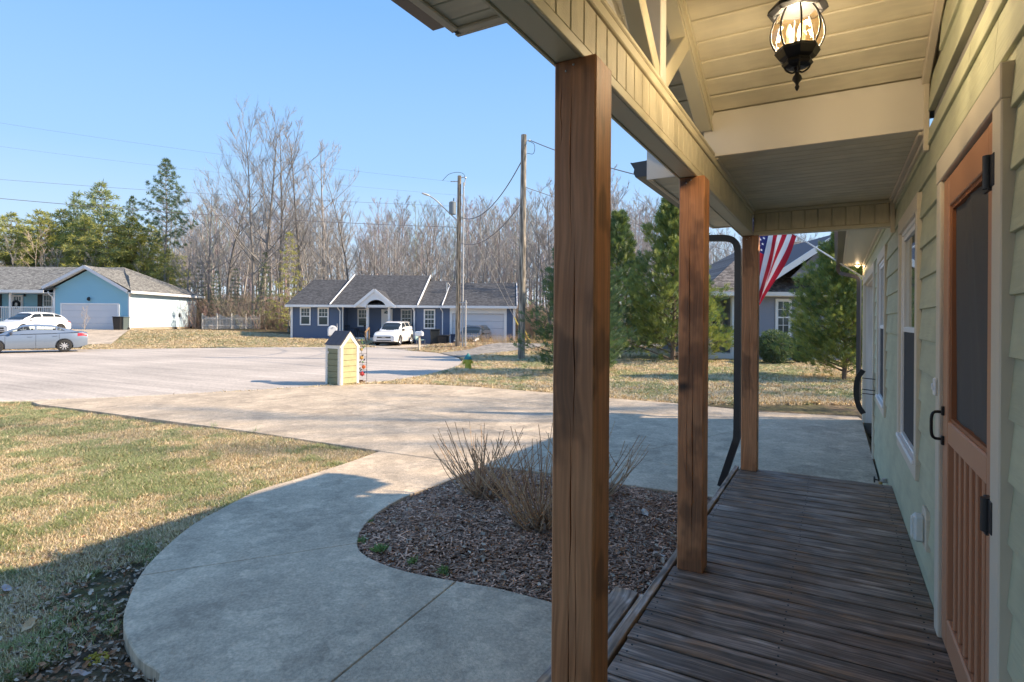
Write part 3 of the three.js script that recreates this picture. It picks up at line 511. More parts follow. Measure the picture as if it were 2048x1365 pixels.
// lantern
{
  const L = thing('porch_lantern', 'black eight sided hanging porch lantern with amber glass and lit candle bulbs', 'lantern', null, V(-.138, 2.855, -2.5), .2); L.scale.setScalar(.9);
  const oct = (pts) => lathe(pts, 8);
  const flat = (g) => { const q = g.toNonIndexed(); q.computeVertexNormals(); return q; };
  mesh('cap', flat(oct([[0, .21], [.03, .205], [.05, .165], [.078, .14], [.082, .122], [.118, .105], [.122, .088], [.10, .078], [.072, .088], [0, .09]])), M.blackMetal, L);
  mesh('stem', [rod(V(0, .2, 0), V(0, .62, 0), .006), at(new THREE.TorusGeometry(.018, .004, 6, 12), 0, .225, 0), at(new THREE.CylinderGeometry(.055, .06, .03, 16), 0, .655, 0)], M.blackMetal, L);
  mesh('base', flat(oct([[0, -.085], [.06, -.082], [.088, -.078], [.092, -.092], [.074, -.118], [.058, -.128], [.064, -.142], [.056, -.152], [.03, -.16], [0, -.16]])), M.blackMetal, L);
  mesh('finial', lathe([[0, -.155], [.014, -.16], [.008, -.185], [.018, -.198], [.02, -.21], [.008, -.226], [.006, -.234], [.010, -.242], [.006, -.254], [0, -.262]], 14), M.blackMetal, L);
  mesh('scroll', [0, 1, 2, 3].map((k) => tube([V(.055, -.14, 0), V(.045, -.165, 0), V(.02, -.18, 0), V(.008, -.175, 0)], .004, 6).rotateY(k * Math.PI / 2)), M.blackMetal, L);
  const prof = [[.074, .086], [.094, .05], [.107, 0], [.106, -.03], [.096, -.06], [.084, -.08]];
  for (let k = 0; k < 8; k++) {
    const a0 = k * Math.PI / 4, a1 = a0 + Math.PI / 4; mesh('rib', tube(prof.map(([r, y]) => V(Math.sin(a0) * r, y, Math.cos(a0) * r)), .0042, 6), M.blackMetal, L);
    mesh('glass_panel', quads(prof.slice(0, -1).map(([r, y], i) => { const [r2, y2] = prof[i + 1]; return [V(Math.sin(a0) * r, y, Math.cos(a0) * r), V(Math.sin(a0) * r2, y2, Math.cos(a0) * r2), V(Math.sin(a1) * r2, y2, Math.cos(a1) * r2), V(Math.sin(a1) * r, y, Math.cos(a1) * r)]; })), lanternGlass(), L);
  }
  for (let k = 0; k < 3; k++) {
    const a = k * 2.094 + .5, x = Math.sin(a) * .032, z = Math.cos(a) * .032;
    mesh('candle_sleeve', at(new THREE.CylinderGeometry(.0115, .0115, .055, 12), x, -.052, z), mat({ color: lin(.62, .5, .32), roughness: .5 }), L);
    mesh('bulb', lathe([[0, -.024], [.009, -.022], [.013, -.008], [.0125, .006], [.007, .024], [.0015, .036], [0, .037]], 12).translate(x, 0, z), mat({ color: lin(1, .8, .5), emissive: new THREE.Color(1, .62, .25), emissiveIntensity: .9, roughness: .3 }), L);
  }
  const pl = new THREE.PointLight(new THREE.Color(1, .93, .83), 1.6, 0, 2); pl.position.set(0, 0, 0); pl.castShadow = true; pl.shadow.radius = 1.5; pl.name = 'lantern_light'; L.add(pl);
}
function lanternGlass() { return lanternGlass.m || (lanternGlass.m = phys({ color: lin(1, .84, .58), transmission: 1, roughness: .04, thickness: 0, ior: 1.5 })); }
// lit wall lamp under the garage eave
{
  const l = thing('garage_lamp', 'small lit globe lamp under the eave at the garage corner', 'lamp', null, V(.33, 2.69, -11.9));
  mesh('base', at(new THREE.CylinderGeometry(.05, .05, .02, 14), 0, .045, 0), M.white, l);
  mesh('bulb', at(new THREE.SphereGeometry(.026, 14, 10), 0, .022, 0), mat({ color: lin(1, .85, .6), emissive: new THREE.Color(1, .7, .35), emissiveIntensity: .6 }), l);
  const p = new THREE.PointLight(new THREE.Color(1, .70, .40), .16, 0, 2); p.position.y = .022; p.castShadow = true; p.name = 'garage_lamp_light'; l.add(p);
}
// flag
{
  const f = thing('flag', 'stars and stripes flag hanging from a white pole above the driveway', 'flag');
  const base = V(.42, 2.50, -11.75), dir = V(-.80, .60, .10).normalize(), len = 2.5;
  mesh('pole', [rod(base, base.clone().addScaledVector(dir, len), .014, .012, 10), at(new THREE.SphereGeometry(.025, 10, 8), base.x + dir.x * len, base.y + dir.y * len, base.z + dir.z * len)], mat({ color: lin(.78, .78, .76), roughness: .35 }), f);
  mesh('bracket', cbox(.04, .09, .05, .006, base.x, base.y, base.z), M.white, f);
  const cv = document.createElement('canvas'); cv.width = 1024; cv.height = 540; const q = cv.getContext('2d');
  for (let i = 0; i < 13; i++) { q.fillStyle = i % 2 ? '#f2f0ee' : '#c2142c'; q.fillRect(0, i * 540 / 13, 1024, 540 / 13 + 1); }
  q.fillStyle = '#27296b'; q.fillRect(0, 0, 410, 7 * 540 / 13); q.fillStyle = '#ffffff';
  for (let r = 0; r < 9; r++) for (let c = 0; c < (r % 2 ? 5 : 6); c++) { const cx = 410 / 12 * (1 + 2 * c + (r % 2)), cy = 7 * 540 / 13 / 10 * (1 + r), R0 = 15; q.beginPath(); for (let k = 0; k < 10; k++) { const a = -Math.PI / 2 + k * Math.PI / 5, rad = k % 2 ? R0 * .4 : R0; q[k ? 'lineTo' : 'moveTo'](cx + Math.cos(a) * rad, cy + Math.sin(a) * rad); } q.closePath(); q.fill(); }
  const ft = new THREE.CanvasTexture(cv); ft.colorSpace = THREE.SRGBColorSpace; ft.magFilter = THREE.LinearFilter;
  const nu = 60, nv = 36, pos = [], uv = [], idx = [], H0 = 1.12, fly = 1.8, s0 = 1.32;
  for (let j = 0; j <= nv; j++) for (let i = 0; i <= nu; i++) {
    const v = j / nv, u = i / nu, hp = base.clone().addScaledVector(dir, s0 + v * H0);              // v=0 lowest stripe, v=1 top of the canton
    const gather = 1 - .55 * ss(.1, 1, u), mid = base.clone().addScaledVector(dir, s0 + .30 * H0);
    const p = mid.lerp(hp, gather); p.add(V(-.30 * u * fly * (1 - .75 * v), -.90 * u * fly * (1 - .10 * v), 0));
    const fold = ss(.02, .4, u); p.z += fold * .075 * Math.sin(v * 15 + u * 2.2) + .03 * Math.sin(u * 7 + v * 4) * u; p.x += fold * .035 * Math.cos(v * 15 + u * 2.5);
    pos.push(p.x, p.y, p.z); uv.push(u, v);
    if (i < nu && j < nv) { const o = j * (nu + 1) + i; idx.push(o, o + 1, o + nu + 1, o + 1, o + nu + 2, o + nu + 1); }
  }
  const g = new THREE.BufferGeometry(); g.setAttribute('position', new THREE.Float32BufferAttribute(pos, 3)); g.setAttribute('uv', new THREE.Float32BufferAttribute(uv, 2)); g.setIndex(idx); g.computeVertexNormals();
  mesh('cloth', g, phys({ map: ft, roughness: .75, transmission: .35, thickness: 0 }), f);
}
// ---------------------------------------------------------------- kiosk, trellis, hydrant, mailboxes, poles
const gy = (p, o = 0) => V(p.x, terrain(p.x, p.z) + o, p.z);
{
  seed(61);
  const c = gp(680, 771.5), phi = 53 * Math.PI / 180, a = .60, b = .63, H1 = 1.06, H2 = 1.40;
  const k = thing('mailbox_kiosk', 'little house shaped mailbox kiosk with green door and yellow lap siding at the drive end', 'kiosk', null, V(c.x, planeY(c.x, c.z), c.z));
  // local axes: +x along the gable face (right and away), +z out of the gable face
  const ex = C(Math.cos(phi), Math.sin(phi)), ez = C(Math.sin(phi), -Math.cos(phi));
  k.rotation.y = Math.atan2(ez.x, ez.z);
  const yellow = mat({ color: lin(.52, .47, .255), map: tPaint, roughness: .6 }), green = mat({ color: lin(.20, .205, .115), roughness: .6 }), tr = mat({ color: lin(.70, .66, .58), roughness: .5 });
  mesh('body', [box(a - .04, H1, b - .03, a / 2, H1 / 2, -b / 2), extrude([[.015, H1], [a - .015, H1], [a / 2, H2 - .03]], b - .03).translate(0, 0, -b + .015)], yellow, k);
  const half = (y) => y < H1 ? a / 2 : a / 2 * (H2 - y) / (H2 - H1);
  for (let y = .04; y < H2 - .06; y += .156) { const y1 = Math.min(y + .142, H2 - .05), w0 = half(y) - .06, w1 = half(y1) - .06; if (w0 < .03) break; mesh('siding_plank', extrude([[a / 2 - w0, y], [a / 2 + w0, y], [a / 2 + Math.max(.01, w1), y1], [a / 2 - Math.max(.01, w1), y1]], .012, .002).translate(0, 0, -.004), yellow, k); }
  mesh('corner_trim', cbox(.085, H1, .03, .004, .04, H1 / 2, .004), tr, k); mesh('corner_trim', cbox(.085, H1, .03, .004, a - .04, H1 / 2, .004), tr, k);
  mesh('rake_trim', [extrude([[-.03, H1 - .05], [.065, H1 - .05], [a / 2, H2 - .13], [a - .065, H1 - .05], [a + .03, H1 - .05], [a / 2, H2 + .03]], .028).translate(0, 0, -.008)], tr, k);
  mesh('vent_stud', at(new THREE.SphereGeometry(.012, 8, 6), a / 2, H2 - .12, .024), M.galv, k);
  // door side (local x = 0, facing -x)
  for (const [z0, z1] of [[-.09, 0], [-b, -b + .09]]) mesh('door_trim', cbox(.03, H1, z1 - z0, .004, -.006, H1 / 2, (z0 + z1) / 2), tr, k);
  mesh('door_trim', cbox(.03, .09, b - .18, .004, -.006, H1 - .045, -b / 2), tr, k);
  const dr = new THREE.Group(); dr.name = 'door'; k.add(dr);
  for (let y = .03; y < H1 - .1; y += .163) mesh('siding_plank', cbox(.018, .150, b - .19, .003, -.004, y + .079, -b / 2), green, dr);
  mesh('latch', [cbox(.012, .06, .05, .003, -.018, H1 - .2, -b + .12), cbox(.01, .02, .11, .003, -.02, H1 - .18, -b + .08)], M.galv, dr);
  const sh = mat({ color: lin(.085, .078, .09), roughness: .9 });
  for (const s of [-1, 1]) { const rf = new THREE.Group(); rf.name = 'roof'; k.add(rf); const L = Math.hypot(a / 2 + .03, H2 - H1 + .03), an = Math.atan2(H2 - H1 + .02, a / 2 + .03), n = 4;
    for (let i = 0; i < n; i++) for (let j = 0; j < 3; j++) { const w = L / n, zz = (b + .05) / 3, g = cbox(w + .01, .012, zz - .006, .003); g.rotateZ(-s * an); const m = (i + .5) * w; mesh('shingle', g.translate(a / 2 + s * Math.cos(an) * m, H2 + .035 - Math.sin(an) * m + (n - i) * .001 + .003, -b - .025 + zz * (j + .5)), sh, rf); } }
}
{ // flower trellis
  seed(62);
  const c = gp(723, 766), t = thing('trellis', 'thin metal garden trellis with red and orange painted flowers beside the kiosk', 'trellis', null, V(c.x, planeY(c.x, c.z) - .02, c.z), TH + .1);
  const dk = mat({ color: lin(.05, .045, .05), metalness: .6, roughness: .5 });
  mesh('frame', [tube([V(-.14, 0, 0), V(-.135, .6, 0), V(-.125, 1.15, 0), V(-.08, 1.33, 0), V(0, 1.38, 0), V(.08, 1.33, 0), V(.125, 1.15, 0), V(.135, .6, 0), V(.14, 0, 0)], .007, 6)], dk, t);
  for (const y of [.38, .52, .58, .74, .84, 1.02]) mesh('crossbar', rod(V(-.135, y, 0), V(.135, y, 0), .0045, .0045, 6), dk, t);
  mesh('stem', [tube([V(0, .3, 0), V(.02, .5, 0), V(-.02, .75, 0), V(.01, 1.0, 0), V(0, 1.25, 0)], .004, 5)], dk, t);
  const petal = (r) => { const g = []; for (let i = 0; i < 6; i++) g.push(new THREE.SphereGeometry(r, 8, 6).scale(.55, .8, .22).translate(0, r * .75, 0).rotateX(-.25).rotateZ(i * Math.PI / 3)); g.push(new THREE.SphereGeometry(r * .4, 8, 6).translate(0, 0, .01)); return merge(g); };
  for (const [x, y, r, col] of [[.015, .27, .05, [.55, .06, .07]], [.055, .46, .042, [.62, .14, .03]], [-.005, .72, .042, [.62, .36, .10]], [-.01, .95, .034, [.55, .38, .12]]]) mesh('flower', petal(r).translate(x, y, .015), mat({ color: lin(...col), roughness: .5 }), t);
  for (const [x, y, a, g] of [[-.07, .31, .6, 0], [-.05, .42, 2.2, 0], [.07, .30, -.8, 0], [-.02, .38, 2.6, 0], [.07, .66, -.5, 0], [-.05, .60, 2.4, 0], [-.08, .80, .2, 0], [.03, .78, -.2, 0], [.03, .60, 1.2, 1], [.01, 1.14, .5, 1], [.05, 1.0, -.9, 1], [0, 1.22, 0, 1]]) mesh('leaf', new THREE.SphereGeometry(.036, 8, 6).scale(.5, 1, .2).rotateZ(a).translate(x, y, .008), g ? mat({ color: lin(.16, .30, .07), roughness: .6 }) : dk, t);
  const pl = thing('leaf_clump', 'small clump of dry brown leaves under the flower trellis', 'leaves', null, V(c.x, planeY(c.x, c.z), c.z)); const lf = []; for (let i = 0; i < 26; i++) lf.push(new THREE.PlaneGeometry(.06, .04, 2, 1).rotateX(rr(-1, 1)).rotateY(R() * 6).translate(rr(-.1, .1), rr(.01, .06), rr(-.06, .06))); mesh('dry_leaves', lf, mat({ color: lin(.24, .13, .07), roughness: .9 }), pl).userData.kind = 'stuff';
}
function mailbox(px, py, depth, w, h, l, turn, label, postH, flagUp, plain) {
  const top = px3(px, py, depth), t = thing('mailbox', label, 'mailbox', null, V(top.x, terrain(top.x, top.z), top.z), turn), y = top.y - terrain(top.x, top.z);
  const s = new THREE.Shape(); s.moveTo(-w / 2, 0); s.lineTo(w / 2, 0); s.lineTo(w / 2, h - w / 2); s.absarc(0, h - w / 2, w / 2, 0, Math.PI, false); s.closePath();
  const g = new THREE.ExtrudeGeometry(s, { depth: l, bevelEnabled: true, bevelSize: .006, bevelThickness: .006, bevelSegments: 1, curveSegments: 10 }).translate(0, y - h, -l / 2);
  mesh('box', g, M.white, t); mesh('door', new THREE.ExtrudeGeometry(s, { depth: .01, bevelEnabled: false, curveSegments: 10 }).scale(.96, .96, 1).translate(0, y - h + .004, l / 2 + .006), mat({ color: lin(.70, .70, .71), roughness: .45 }), t);
  mesh('handle', cbox(.04, .02, .02, .004, 0, y - .05, l / 2 + .025), M.galv, t);
  mesh('signal_flag', [cbox(.008, .16, .03, .002, w / 2 + .012, y - .02, l * .2), cbox(.008, .05, .07, .002, w / 2 + .012, y + .04, l * .2 - .02)], M.white, t);
  mesh('post', cbox(.09, y - h, .09, .006, 0, (y - h) / 2, 0), plain, t); mesh('bracket', cbox(w * .8, .03, l * .8, .004, 0, y - h - .015, 0), plain, t);
}
mailbox(664.5, 652, 16.1, .225, .27, .42, TH + .35, 'white domed mailbox standing right behind the mailbox kiosk', 1, 0, M.polewood);
mailbox(838.5, 663.5, 33.2, .18, .24, .46, TH + 1.1, 'white mailbox on a wooden post by the leafy bank', 1, 0, M.polewood);
{ // hydrant
  const c = gp(936, 740), h = thing('fire_hydrant', 'yellow green fire hydrant with a teal cap on the lawn edge', 'hydrant', null, V(c.x, planeY(c.x, c.z) - .03, c.z), TH); h.scale.setScalar(1.12);
  const yel = mat({ color: lin(.50, .47, .06), roughness: .55 }), teal = mat({ color: lin(.02, .19, .20), roughness: .5 });
  mesh('barrel', lathe([[0, 0], [.15, 0], [.15, .03], [.105, .035], [.1, .22], [.115, .24], [.12, .34], [.13, .345], [.13, .365], [0, .365]], 16), yel, h);
  mesh('bonnet', lathe([[.135, .36], [.14, .38], [.115, .395], [.11, .43], [.085, .48], [.045, .51], [.03, .515], [.03, .55], [0, .555]], 16), teal, h);
  for (const [x, z, r] of [[-.15, .02, .062], [.14, 0, .045], [0, .14, .075]]) mesh('nozzle', [rod(V(0, .27, 0), V(x, .27, z), r * .8, r * .8, 12), rod(V(x * .8, .27, z * .8), V(x * 1.1, .27, z * 1.1), r, r, 8)], yel, h);
  tag(mesh('meter_lid', cbox(.52, .03, .34, .01, 0, 0, 0).applyMatrix4(new THREE.Matrix4().makeRotationY(TH)).translate(...gy(gp(1043, 721.5), .03).toArray()), mat({ color: lin(.02, .22, .19), roughness: .5 })), 'teal plastic meter lid in the grass at the foot of the tall pole', 'lid');
}
// utility poles
const P1 = gy(px3(1042.5, 718, 26.0)), P2 = gy(px3(915, 690, 35.5));
{
  const H = px3(1044.5, 270, 26.0).y - P1.y, p = thing('utility_pole', 'plain weathered utility pole standing on the lawn behind the hydrant', 'utility pole', null, P1);
  mesh('pole', rod(V(0, -.3, 0), V(.05, H, -.02), .165, .125, 14), mat({ color: lin(.88, .82, .74), map: rep(tBark, 2, 4), roughness: .9 }), p);
  mesh('insulator', [rod(V(-.1, H - .28, 0), V(.35, H - .28, -.1), .018), lathe([[0, 0], [.05, .01], [.03, .04], [.05, .06], [.03, .09], [0, .1]], 10).translate(.3, H - .33, -.1)], M.galv, p);
  mesh('jumper', tube([V(.3, H - .3, -.1), V(.55, H - .5, -.1), V(.5, H - .9, -.1), V(.2, H - .85, -.05)], .012, 5), M.black, p);
  const H2 = px3(916, 352, 35.5).y - P2.y, q = thing('utility_pole', 'streetlight utility pole with a grey transformer on the leafy bank', 'utility pole', null, P2);
  mesh('pole', rod(V(0, -.3, 0), V(.06, H2, 0), .155, .115, 14), mat({ color: lin(.95, .82, .66), map: rep(tBark, 2, 4), roughness: .9 }), q);
  const ax = C(1, 0), ay = C(0, -1), o = (l, y, f = 0) => V(ax.x * l + ay.x * f, y, ax.z * l + ay.z * f);
  mesh('transformer', [new THREE.CylinderGeometry(.22, .22, .72, 16).translate(...o(-.36, H2 - 2.05, .1).toArray()), new THREE.CylinderGeometry(.12, .23, .08, 16).translate(...o(-.36, H2 - 1.65, .1).toArray()), rod(o(-.3, H2 - 1.65, .1), o(-.28, H2 - 1.4, .1), .04, .03)], mat({ color: lin(.20, .23, .25), roughness: .5 }), q);
  const arm = new THREE.Group(); arm.name = 'streetlight'; q.add(arm);
  mesh('arm', tube([o(-.1, H2 - 2.75), o(-.7, H2 - 2.2, .1), o(-1.4, H2 - 1.55, .2), o(-1.75, H2 - 1.32, .25)], .04, 8), M.galv, arm);
  mesh('lamp_head', [lathe([[0, -.04], [.1, -.035], [.13, 0], [.1, .05], [0, .07]], 12).scale(2.2, 1, 1).rotateZ(-.3).rotateY(TH + .15).translate(...o(-2.0, H2 - 1.24, .3).toArray())], mat({ color: lin(.55, .56, .55), roughness: .4 }), arm);
  mesh('crossarm', [rod(o(-.5, H2 - .35), o(.15, H2 - .35), .03), rod(o(0, H2 - .15), o(.45, H2 - .05), .03), lathe([[0, 0], [.06, .02], [.04, .06], [.06, .09], [.03, .16], [0, .17]], 10).translate(...o(.42, H2 - .2).toArray()), rod(o(.42, H2 - .15), o(.38, H2 - .6), .03)], M.galv, q);
  mesh('jumper', [tube([o(-1.0, H2 - .3), o(-.6, H2 + .1), o(0, H2 + .22), o(.3, H2 + .12), o(.42, H2 - .1)], .014, 5)], M.black, q);
  mesh('conduit', [rod(o(.32, 0, .1), o(.32, H2 * .96, .1), .045), rod(o(.5, 0, .1), o(.5, 2.9, .1), .05), rod(o(.1, 2.75, .1), o(.62, 2.75, .1), .03), rod(o(.1, .3, .1), o(.62, .3, .1), .03)], mat({ color: lin(.46, .45, .43), roughness: .5 }), q);
  // wires
  const wire = (pts, r, label) => tag(mesh('power_line', tube(pts, r, 5), mat({ color: lin(.16, .16, .18), roughness: .6 })), label, 'wire');
  const z2 = 35.5, top2 = (l, dy) => P2.clone().add(o(l, H2 + dy));
  const L2 = (a, b, n, sag) => { const out = []; for (let i = 0; i <= n; i++) { const t = i / n; out.push(a.clone().lerp(b, t).add(V(0, -sag * 4 * t * (1 - t), 0))); } return out; };
  const far = (x, y, d) => { const e = px3(x, y, d); return e; };
  wire(L2(far(-260, 205, 30), top2(-.5, -.35), 8, .25), .0045, 'topmost thin power line across the sky to the streetlight pole');
  wire(L2(far(-260, 258, 30), top2(-.1, -1.2), 8, .25), .004, 'second thin power line running below the topmost one');
  wire(L2(far(-260, 338, 30), top2(0, -1.9), 8, .2), .008, 'power line crossing just above the pine tops');
  wire(L2(far(-260, 372, 30), top2(-.05, -3.2), 8, .3), .016, 'thick telephone cable crossing in front of the pine tree crowns');
  const t1 = P1.clone().add(V(.05, H, 0));
  wire(L2(t1.clone().add(V(-.1, -1.2, 0)), top2(.2, -2.6), 8, .9), .024, 'sagging service wire between the two utility poles, upper one');
  wire(L2(t1.clone().add(V(-.1, -3.1, 0)), top2(.2, -4.2), 8, .7), .018, 'sagging service wire between the two utility poles, lower one');
  wire(L2(t1.clone().add(V(.3, -.28, -.1)), px3(1500, 395, 16), 10, .25), .02, 'service wire from the plain pole towards the porch eave');
  wire(L2(t1.clone().add(V(.1, -2.4, 0)), px3(1700, 560, 34), 10, .3), .016, 'low service wire from the plain pole behind the evergreen trees');
  const yel = mat({ color: lin(.62, .50, .10), roughness: .6 });
  const guy = (top, b, label) => { const g = thing('guy_wire', label, 'guy wire', null, gy(b)), bb = V(0, 0, 0), tt = top.clone().sub(g.position), m = tt.clone().multiplyScalar(.28 / 1); mesh('cable', rod(bb, tt, .012, .012, 5), M.galv, g); mesh('guard', rod(bb, tt.clone().multiplyScalar(2.4 / tt.length()), .03, .03, 8), yel, g); };
  guy(top2(.1, -1.0), gy(px3(1064, 682, 41)), 'guy wire with a yellow guard anchored behind the plain pole');
  guy(top2(.1, -2.2), gy(px3(1057, 681, 39.5)), 'lower guy wire with a yellow guard anchored behind the plain pole');
  guy(t1.clone().add(V(0, -2.0, 0)), gy(px3(1091, 682, 38)), 'guy wire with a yellow guard beside the dark evergreen');
}
// bins
function bin(p, turn, col, label, w = .58, h = 1.02) {
  const b = thing('trash_bin', label, 'trash bin', null, gy(p), turn), m = mat({ color: lin(...col), roughness: .55 });
  const taper = (w0, w1, hh, y) => { const g = cbox(w0, hh, w0 * 1.1, .03, 0, y + hh / 2, 0), q = g.attributes.position; for (let i = 0; i < q.count; i++) { const t = (q.getY(i) - y) / hh, k = 1 + (w1 / w0 - 1) * t; q.setX(i, q.getX(i) * k); q.setZ(i, q.getZ(i) * k); } g.computeVertexNormals(); return g; };
  mesh('body', taper(w * .78, w, h - .08, .03), m, b); mesh('lid', [cbox(w * 1.06, .07, w * 1.2, .025, 0, h - .015, 0)], m, b);
  mesh('handle', rod(V(-w * .4, h - .08, -w * .62), V(w * .4, h - .08, -w * .62), .018), m, b); for (const s of [-1, 1]) mesh('wheel', new THREE.CylinderGeometry(.12, .12, .05, 14).rotateZ(Math.PI / 2).translate(s * w * .42, .12, -w * .45), M.black, b);
}
// ---------------------------------------------------------------- cars
function car(o) {
  // local axes: x forward, y up, z to the car's left side; origin on the ground under the middle
  const root = thing(o.name, o.label, 'car', null, o.pos, o.turn);
  const lerpTab = (T, x) => { if (x <= T[0][0]) return T[0][1]; for (let i = 0; i < T.length - 1; i++) if (x <= T[i + 1][0]) { let t = (x - T[i][0]) / (T[i + 1][0] - T[i][0]); t = t * t * (3 - 2 * t) * .5 + t * .5; return T[i][1] + (T[i + 1][1] - T[i][1]) * t; } return T[T.length - 1][1]; };
  const L = o.L, hw = o.W / 2, x0 = -L / 2, x1 = L / 2, belt = (x) => lerpTab(o.belt, x), roof = (x) => lerpTab(o.roof, x), low = (x) => lerpTab(o.low, x);
  const wide = (x) => { const t = Math.abs(x) / (L / 2); return hw * (1 - .16 * Math.max(0, (t - .62) / .38) ** 2.2); };
  const skin = (n, m, f) => { const pos = [], idx = []; for (let i = 0; i <= n; i++) for (let j = 0; j <= m; j++) { const p = f(i / n, j / m); pos.push(p[0], p[1], p[2]); if (i < n && j < m) { const a = i * (m + 1) + j; idx.push(a, a + 1, a + m + 1, a + 1, a + m + 2, a + m + 1); } } const g = new THREE.BufferGeometry(); g.setAttribute('position', new THREE.Float32BufferAttribute(pos, 3)); g.setIndex(idx); return g; };
  // lower body: closed loft, section runs bottom -> side -> shoulder -> crown
  const sec = [[0, 0], [.80, 0], [.955, .035], [.985, .17], [1.0, .42], [.99, .62], [.965, .80], [.93, .93], [.85, .985], [.6, 1.02], [0, 1.035]];
  const st = []; const N = 44; for (let i = 0; i <= N; i++) st.push(x0 + L * i / N);
  const ring = (x) => { const b = belt(x), l = low(x), w = wide(x), out = []; for (const [a, h] of sec) out.push([x, l + (b - l) * h, a * w]); for (let k = sec.length - 2; k > 0; k--) out.push([x, l + (b - l) * sec[k][1], -sec[k][0] * w]); return out; };
  const pos = [], idx = [], K = sec.length * 2 - 2;
  st.forEach((x, i) => { ring(x).forEach((p) => pos.push(...p)); if (i) for (let k = 0; k < K; k++) { const a = (i - 1) * K + k, b = (i - 1) * K + (k + 1) % K; idx.push(a, a + K, b, b, a + K, b + K); } });
  for (const [e, s] of [[0, 1], [N, -1]]) { const c = pos.length / 3, x = st[e]; pos.push(x - s * .02, (belt(x) + low(x)) / 2, 0); for (let k = 0; k < K; k++) { const a = e * K + k, b = e * K + (k + 1) % K; s > 0 ? idx.push(c, a, b) : idx.push(c, b, a); } }
  let g = new THREE.BufferGeometry(); g.setAttribute('position', new THREE.Float32BufferAttribute(pos, 3)); g.setIndex(idx); g.computeVertexNormals();
  g = mergeVertices(g, 1e-4); g.computeVertexNormals();
  let br = new Brush(g); br.updateMatrixWorld();
  for (const wx of [o.fw, o.rw]) for (const s of [-1, 1]) { const k = new Brush(new THREE.CylinderGeometry(o.wr + .055, o.wr + .055, .34, 28).rotateX(Math.PI / 2).translate(wx, o.wr + .01, s * (hw - .10))); k.updateMatrixWorld(); br = ev.evaluate(br, k, SUBTRACTION); }
  const bg = toCreasedNormals(br.geometry, .7);
  mesh('body', bg, o.paint, root);
  // greenhouse arch: s from 0 (left belt) over the roof to 1 (right belt)
  const arch = (x, s, off = 0) => { const b = belt(x) - .01, h = Math.max(.004, roof(x) - b), w = wide(x) * .925, a = Math.PI * s, cs = Math.cos(a), sn = Math.sin(a), tw = o.tumble || .80; const py = Math.pow(sn, .42), pz = Math.sign(cs) * Math.pow(Math.abs(cs), .42), k = 1 - (1 - tw) * py; return [x, b + (h + off) * py, (w * k + off) * pz]; };
  const gx0 = o.gx[0], gx1 = o.gx[1];
  const gh = skin(60, 26, (i, j) => arch(gx0 + (gx1 - gx0) * i, j)); gh.computeVertexNormals();
  // the paint shell keeps only pillars and roof: faces inside a window are left out
  const inWin = (x, s) => o.windows.some((w) => s > w.s0 && s < w.s1 && x > lerpTab(w.a, Math.abs(s - .5)) && x < lerpTab(w.b, Math.abs(s - .5)));
  const keep = [], ix = gh.index.array, q = gh.attributes.position;
  const sOf = (v) => (v % 27) / 26;
  for (let i = 0; i < ix.length; i += 3) { const cx = (q.getX(ix[i]) + q.getX(ix[i + 1]) + q.getX(ix[i + 2])) / 3, cs = (sOf(ix[i]) + sOf(ix[i + 1]) + sOf(ix[i + 2])) / 3; if (!inWin(cx, cs)) keep.push(ix[i], ix[i + 1], ix[i + 2]); }
  const shell = gh.clone(); shell.setIndex(keep); mesh('roof', shell, o.paint, root);
  const gm = o.glass || M.carGlass;
  for (const w of o.windows) {
    const gg = skin(12, 10, (i, j) => { const s = w.s0 + (w.s1 - w.s0) * j, c = Math.abs(s - .5), xa = lerpTab(w.a, c), xb = lerpTab(w.b, c); return arch(xa - .02 + (xb - xa + .04) * i, Math.min(w.s1, Math.max(w.s0, s)), -.006); }); gg.computeVertexNormals(); mesh(w.name, gg, gm, root);
  }
  for (const wx of [o.fw, o.rw]) for (const s of [-1, 1]) {
    const wg = new THREE.Group(); wg.name = 'wheel'; wg.position.set(wx, o.wr, s * (hw - .115)); root.add(wg);
    mesh('tyre', lathe([[o.wr * .62, -.1], [o.wr * .93, -.1], [o.wr, -.07], [o.wr, .07], [o.wr * .93, .1], [o.wr * .62, .1]], 28).rotateX(Math.PI / 2), M.tyre, wg);
    const rim = [lathe([[o.wr * .64, .085], [o.wr * .60, .06], [o.wr * .58, -.05]], 24).rotateX(s * Math.PI / 2), new THREE.CylinderGeometry(.07, .07, .06, 14).rotateX(Math.PI / 2).translate(0, 0, s * .06)]; const ns = o.spokes || 5;
    for (let k = 0; k < ns; k++) rim.push(cbox(o.wr * .14, o.wr * .52, .03, .008, 0, o.wr * .34, 0).rotateZ(k * 2 * Math.PI / ns).translate(0, 0, s * .062));
    mesh('rim', rim, M.alloy, wg); mesh('brake_disc', new THREE.CylinderGeometry(o.wr * .56, o.wr * .56, .02, 20).rotateX(Math.PI / 2).translate(0, 0, -s * .02), M.tyre, wg);
  }
  mesh('underbody', [cbox(L * .9, .14, o.W * .8, .03, 0, .26, 0)], M.black, root);
  // doors, handles, mirrors as thin shapes on the skin
  const side = (x, t) => { const l = low(x), b = belt(x), h = t, w = wide(x); let z = 0; for (let i = 1; i < sec.length - 1; i++) if (h <= sec[i + 1][1]) { const u = (h - sec[i][1]) / (sec[i + 1][1] - sec[i][1]); z = sec[i][0] + (sec[i + 1][0] - sec[i][0]) * Math.max(0, u); break; } return [x, l + (b - l) * h, z * w]; };
